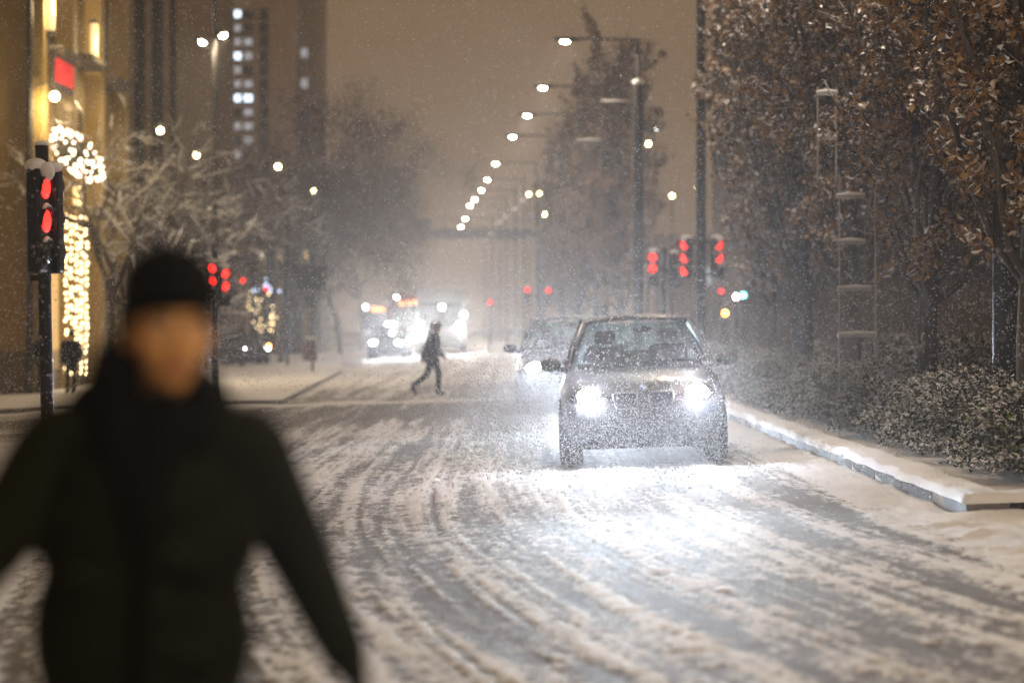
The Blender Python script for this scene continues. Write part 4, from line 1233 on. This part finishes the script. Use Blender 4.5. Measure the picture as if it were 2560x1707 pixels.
def near_person():
    x0, y0 = -.70, 4.80
    t0 = MB()
    c = (.022, -.03, 1.648); yaw = R(20)
    fp = head_skin(t0, c, yaw)
    t0.cap((0.005, .01, 1.40), (.018, -.005, 1.59), .058, .055)
    t0.ell((-.02, 0, 1.27), (.165, .105, .2)); t0.ell((-.02, 0, 1.02), (.15, .10, .17))
    t0.cap((-.19, 0, 1.41), (.15, 0, 1.41), .052, .052)
    Ls, Le, Lw = Vector((.178, 0, 1.415)), Vector((.262, .12, 1.21)), Vector((.362, .07, 1.005))
    Rs, Re, Rw = Vector((-.215, 0, 1.40)), Vector((-.315, -.08, 1.23)), Vector((-.44, -.22, 1.08))
    t0.cap(Ls, Le, .05, .042); t0.cap(Le, Lw, .042, .03)
    t0.cap(Rs, Re, .05, .042); t0.cap(Re, Rw, .042, .03)
    fingers(t0, Lw + Vector((.01, 0, -.02)), (.42, -.1, -1), (-1, 0, -.3), (0, -1, 0), .93)
    fingers(t0, Rw + Vector((-.01, -.01, -.02)), (-.5, -.4, -1), (1, 0, -.3), (0, -1, 0), .93)
    hips = [(-.105, 0, .93), (.065, 0, .93)]; knees = [(-.13, -.16, .52), (.075, .06, .5)]; ank = [(-.14, -.12, .10), (.08, .34, .17)]
    for h, k, a in zip(hips, knees, ank):
        t0.cap(h, k, .08, .058); t0.cap(k, a, .055, .04)
        t0.cap((a[0], a[1] + .03, a[2] - .05), (a[0], a[1] - .15, a[2] - .06), .04, .032)
    body = fuse(t0, 'person', M['skin'], None, .0075, 5)
    body.location = (x0, y0, G(x0) + .0)
    tag(body, 'person in black beanie and dark olive coat striding past, arms swinging', 'person')
    # coat
    k = MB()
    k.ell((-.025, .0, 1.27), (.228, .155, .22), 24, 14); k.ell((-.035, 0, 1.05), (.222, .155, .26), 24, 14); k.ell((-.035, 0, .86), (.228, .165, .16), 24, 14)
    k.cap((-.20, 0, 1.43), (.17, 0, 1.425), .08, .082, 18)
    k.cap(Ls, Le, .085, .070, 18); k.cap(Le, Lw, .070, .050, 18)
    k.cap(Rs, Re, .088, .070, 18); k.cap(Re, Rw, .070, .052, 18)
    k.ell((-.02, .04, 1.46), (.16, .10, .07), 18, 10)
    # wrinkles and placket
    for z, xx in ((1.33, .02), (1.22, .05), (1.13, .0), (1.04, .06)):
        k.cap((xx - .16, -.125, z + .05), (xx + .02, -.152, z - .02), .022, .016, 10)
        k.cap((xx + .05, -.150, z - .03), (xx + .16, -.10, z + .03), .018, .014, 10)
    co = fuse(k, 'coat', M['olive_coat'], body, .011, 4)
    MB().path([(.005, -.160, 1.36), (.0, -.172, 1.2), (-.01, -.172, 1.05), (-.01, -.18, .86)], .012, 8).build('zip', M['black_wool'], co, smooth=True)
    # scarf and lowered hood
    s = MB()
    for a in range(0, 360, 15):
        q = R(a)
        s.ell((.0 + .095 * math.cos(q), .015 + .10 * math.sin(q), 1.487 + .04 * math.sin(q) - .012 * math.cos(q)), (.058, .058, .075), 12, 8)
    s.cap((-.06, -.10, 1.44), (.0, -.15, 1.28), .06, .045); s.cap((.02, -.11, 1.45), (.0, -.15, 1.33), .05, .04)
    s.ell((-.085, .055, 1.545), (.07, .085, .10), 16, 10); s.ell((-.115, .03, 1.47), (.09, .10, .09), 16, 10)
    s.ell((-.068, -.045, 1.545), (.045, .06, .075), 14, 10); s.ell((.085, -.03, 1.53), (.035, .06, .06), 14, 10); s.ell((.02, -.10, 1.495), (.05, .045, .045), 14, 10)
    fuse(s, 'scarf', M['black_wool'], body, .010, 5)
    # beanie
    b = MB(); rot = Matrix.Rotation(yaw, 3, 'Z') @ Matrix.Rotation(R(-7), 3, 'Y')
    b.ell((c[0] - .003, c[1] + .015, c[2] + .085), (.094, .112, .092), 24, 14, rot)
    for a in range(0, 360, 12):
        q = R(a)
        v = rot @ Vector((.083 * math.cos(q), .104 * math.sin(q), .0))
        b.ell((c[0] + v.x, c[1] + .008 + v.y, c[2] + .072 + v.z), (.017, .017, .030), 10, 8)
    for sgn in (-1, 1):
        v = rot @ Vector((sgn * .082, .03, -.01)); b.ell((c[0] + v.x, c[1] + v.y, c[2] + v.z + .03), (.016, .045, .05), 12, 8, rot)
    v = rot @ Vector((0, .075, -.03)); b.ell((c[0] + v.x, c[1] + v.y, c[2] + v.z + .03), (.07, .04, .07), 14, 10, rot)
    fuse(b, 'beanie', M['black_wool'], body, .008, 4)
    for sgn in (-1, 1):
        MB().ell(fp(sgn * .031, -.083, .004), .0125, 12, 8).build('eye', M['eye_white'], body, smooth=True)
    MB().cap(fp(-.02, -.0955, -.063), fp(.02, -.0955, -.063), .004, .004).cap(fp(-.016, -.094, -.073), fp(.016, -.094, -.073), .005, .005).build('lips', M['lips'], body, smooth=True)
    for sgn in (-1, 1):
        MB().cap(fp(sgn * .014, -.094, .026), fp(sgn * .046, -.082, .028), .0055, .004).build('eyebrow', M['hair'], body, smooth=True)
        MB().ell(fp(sgn * .031, -.0925, .004), (.006, .004, .006), 10, 8).build('iris', M['hair'], body, smooth=True)
    # gloves, trousers, boots
    for w_, d_, pn, th in ((Lw + Vector((.01, 0, -.02)), (.42, -.1, -1), (-1, 0, -.3), (0, -1, 0)), (Rw + Vector((-.01, -.01, -.02)), (-.5, -.4, -1), (1, 0, -.3), (0, -1, 0))):
        gm = MB(); fingers(gm, w_, d_, pn, th, 1.12); gm.cap(w_ - Vector(d_).normalized() * .03, w_ + Vector(d_).normalized() * .02, .036, .034)
        fuse(gm, 'glove', M['glove'], body, .0055, 2)
    tm = MB(); tm.ell((-.02, 0, .93), (.19, .13, .14))
    for h, kk, a in zip(hips, knees, ank):
        tm.cap(h, kk, .098, .075); tm.cap(kk, (a[0], a[1], a[2] + .03), .073, .062)
    fuse(tm, 'trousers', M['dark_cloth'], body, .012, 4)
    for a in ank:
        bm_ = MB(); bm_.cap((a[0], a[1], a[2] + .08), (a[0], a[1] + .01, a[2]), .058, .056); bm_.cap((a[0], a[1] + .03, a[2] - .055), (a[0], a[1] - .17, a[2] - .06), .046, .04)
        fuse(bm_, 'boot', M['boot'], body, .009, 3)
near_person()

def walker():
    x0 = (1086 - 1280) / F * 55.0
    def V(f, s, z): return Vector((f, s, z))
    b = MB()
    head_skin(b, (.045, 0, 1.52), R(90), .98)
    b.cap(V(.0, 0, 1.34), V(.03, 0, 1.45), .055, .052)
    b.ell(V(-.02, 0, 1.18), (.10, .16, .2)); b.ell(V(-.03, 0, .93), (.10, .15, .16))
    legs = [((-.03, -.08, .86), (-.17, -.08, .46), (-.47, -.08, .20)), ((-.02, .08, .86), (.10, .08, .48), (.085, .08, .085))]
    toes = [(-.42, -.08, .035), (.20, .08, .03)]
    for (h, k, a), t_ in zip(legs, toes):
        b.cap(h, k, .075, .055); b.cap(k, a, .052, .038); b.cap(V(*a), V(*t_), .038, .03)
    arms = [((-.02, -.19, 1.36), (-.17, -.22, 1.10), (-.26, -.20, .86)), ((-.02, .19, 1.36), (.05, .23, 1.08), (.17, .2, .90))]
    for a, e, w in arms:
        b.cap(a, e, .045, .04); b.cap(e, w, .038, .028)
        fingers(b, Vector(w), (Vector(w) - Vector(e)), (.5, 0, 0), (1, 0, 0), .9)
    body = fuse(b, 'person', M['skin'], None, .009, 4)
    body.location = (x0, 55.0, G(x0) + .01)
    tag(body, 'person in snow flecked hooded jacket walking across the street', 'person')
    j = MB()
    j.ell((-.02, 0, 1.22), (.155, .215, .21), 20, 12); j.ell((-.05, 0, .98), (.185, .215, .22), 20, 12); j.ell((-.07, 0, .80), (.20, .21, .10), 20, 12)
    j.cap((-.02, -.17, 1.37), (-.02, .17, 1.37), .085, .085)
    for a, e, w in arms:
        j.cap(a, e, .075, .066); j.cap(e, w, .066, .056)
    fuse(j, 'jacket', M['navy_jacket'], body, .014, 5)
    h = MB(); h.ell((.03, 0, 1.555), (.118, .108, .128), 18, 12); h.ell((-.02, 0, 1.43), (.125, .13, .09), 16, 10)
    h.cap((.10, -.05, 1.62), (.10, .05, 1.62), .03, .03)
    fuse(h, 'hood', M['navy_jacket'], body, .012, 4)
    tm = MB(); tm.ell((-.03, 0, .86), (.13, .16, .13))
    for (hh, k, a) in legs: tm.cap(hh, k, .092, .072); tm.cap(k, a, .07, .058)
    fuse(tm, 'trousers', M['dark_cloth'], body, .014, 4)
    M['brown_shoe'] = mat('brown_shoe', (.08, .04, .03), .6)
    for (hh, k, a), t_ in zip(legs, toes):
        s = MB(); s.cap(V(*a) - V(0.02, 0, .02), V(*t_), .052, .042); s.cap(V(*a), V(a[0] - .01, a[1], a[2] + .05), .05, .05)
        fuse(s, 'shoe', M['brown_shoe'], body, .01, 3)
walker()

def bystander(px, d, height, lab, rz, coatm):
    x0 = (px - 1280) / F * d; s = height / 1.75
    b = MB(); head_skin(b, (0, 0, 1.62), 0, 1.0)
    b.cap((0, 0, 1.42), (0, 0, 1.54), .055, .052); b.ell((0, 0, 1.25), (.16, .11, .2)); b.ell((0, 0, .98), (.15, .1, .16))
    arms = [((q * .19, 0, 1.42), (q * .25, .05, 1.14), (q * .22, -.05, .9)) for q in (-1, 1)]
    legs = [((q * .085, 0, .9), (q * .09, -.03 * q, .5), (q * .1, .06 * q, .09)) for q in (-1, 1)]
    for a, e, w in arms:
        b.cap(a, e, .045, .04); b.cap(e, w, .038, .03); fingers(b, Vector(w), Vector(w) - Vector(e), (0, -1, 0), (-1 if w[0] > 0 else 1, 0, 0), .9)
    for h, k, a in legs: b.cap(h, k, .075, .055); b.cap(k, a, .05, .04); b.cap(a, (a[0], a[1] - .16, .04), .04, .032)
    body = fuse(b, 'person', M['skin'], None, .011, 3)
    body.location = (x0, d, G(x0) + .11); body.rotation_euler = (0, 0, rz); body.scale = (s, s, s)
    tag(body, lab, 'person')
    k_ = MB(); k_.ell((0, 0, 1.28), (.21, .15, .21)); k_.ell((0, 0, 1.0), (.22, .17, .26)); k_.cap((-.17, 0, 1.42), (.17, 0, 1.42), .08, .08)
    for a, e, w in arms: k_.cap(a, e, .08, .068); k_.cap(e, w, .066, .054)
    fuse(k_, 'coat', coatm, body, .015, 4)
    h_ = MB(); h_.ell((0, .015, 1.69), (.095, .11, .10)); fuse(h_, 'hat', M['black_wool'], body, .012, 3)
    tm = MB(); tm.ell((0, 0, .92), (.18, .13, .12))
    for h, kk, a in legs: tm.cap(h, kk, .09, .07); tm.cap(kk, a, .07, .06)
    fuse(tm, 'trousers', M['dark_cloth'], body, .014, 3)
    for h, kk, a in legs:
        s_ = MB(); s_.cap(a, (a[0], a[1] - .17, .045), .05, .042); fuse(s_, 'shoe', M['boot'], body, .012, 2)
bystander(106, 62.5, 1.62, 'silhouetted person half hidden by the near signal pole', R(150), M['black_wool'])
bystander(178, 62.0, 1.62, 'silhouetted person standing before the wide fairy light curtain', R(200), M['black_wool'])

# ------------------------------------------------------------------ falling snow
def falling_snow():
    n = 170000
    r = np.random.default_rng(99)
    y = 13 + 36 * r.uniform(0, 1, n) ** .75
    x = r.uniform(-1, 1, n) * (.9 + y * .225)
    z = -.2 + (2.0 + y * .14) * r.uniform(0, 1, n)
    C = np.stack([x, y, z], 1)
    C = C[(z < 2.2) | (r.uniform(0, 1, n) < .45)]
    # powder whirled up round the two cars
    a = np.stack([r.normal(1.5, .75, 12000), 26.3 - np.abs(r.normal(0, 1.5, 12000)), .05 + np.abs(r.normal(0, .42, 12000))], 1)
    b_ = np.stack([r.normal(.1, .6, 34000), r.uniform(26.5, 41.5, 34000), .05 + np.abs(r.normal(0, .5, 34000))], 1)
    b_ = b_[(b_[:, 0] < .45) | (b_[:, 1] > 31.5)]
    C = np.concatenate([C, a, b_])
    C = C[(C[:, 2] > .05 + .032 * C[:, 0])]
    n = len(C)
    s = .0037 * (1 + .7 * r.uniform(-.6, 1, (n, 1)))
    T = np.array([(1, 1, 1), (1, -1, -1), (-1, 1, -1), (-1, -1, 1)]) / 1.3
    V = C[:, None, :] + T[None] * s[:, None, :] * (1 + .4 * r.uniform(-1, 1, (n, 4, 1)))
    k = np.arange(n)[:, None] * 4
    Fc = np.concatenate([k, k + 1, k + 2, k, k + 3, k + 1, k, k + 2, k + 3, k + 1, k + 3, k + 2], 1).reshape(-1)
    m, t, b = new_mat('snowflake')
    b.inputs['Base Color'].default_value = (.85, .85, .88, 1); b.inputs['Roughness'].default_value = .6
    b.inputs['Subsurface Weight'].default_value = 0
    tr = t.nodes.new('ShaderNodeBsdfTranslucent'); tr.inputs['Color'].default_value = (.85, .85, .9, 1)
    mx = t.nodes.new('ShaderNodeMixShader'); mx.inputs[0].default_value = .5
    out = t.nodes['Material Output']
    t.links.new(b.outputs[0], mx.inputs[1]); t.links.new(tr.outputs[0], mx.inputs[2]); t.links.new(mx.outputs[0], out.inputs['Surface'])
    o = link_mesh('falling_snow', np_mesh('falling_snow', V.reshape(-1, 3), Fc, 3), m)
    tag(o, 'fine snowflakes falling through the street', 'snow', kind='stuff')
falling_snow()

# ------------------------------------------------------------------ haze
hz = MB().box((0, 190, 22.5), (300, 500, 51)).build('haze', None)
hm = bpy.data.materials.new('haze'); hm.use_nodes = True
t = hm.node_tree; t.nodes.clear()
ho = t.nodes.new('ShaderNodeOutputMaterial'); pv = t.nodes.new('ShaderNodeVolumePrincipled')
pv.inputs['Color'].default_value = (.93, .92, .92, 1)
pv.inputs['Density'].default_value = HAZE
pv.inputs['Anisotropy'].default_value = 0.85
t.links.new(pv.outputs[0], ho.inputs['Volume'])
hm.cycles.homogeneous_volume = True
hz.data.materials.clear(); hz.data.materials.append(hm)
tag(hz, 'thin snowy haze filling the street air', 'haze', kind='stuff')
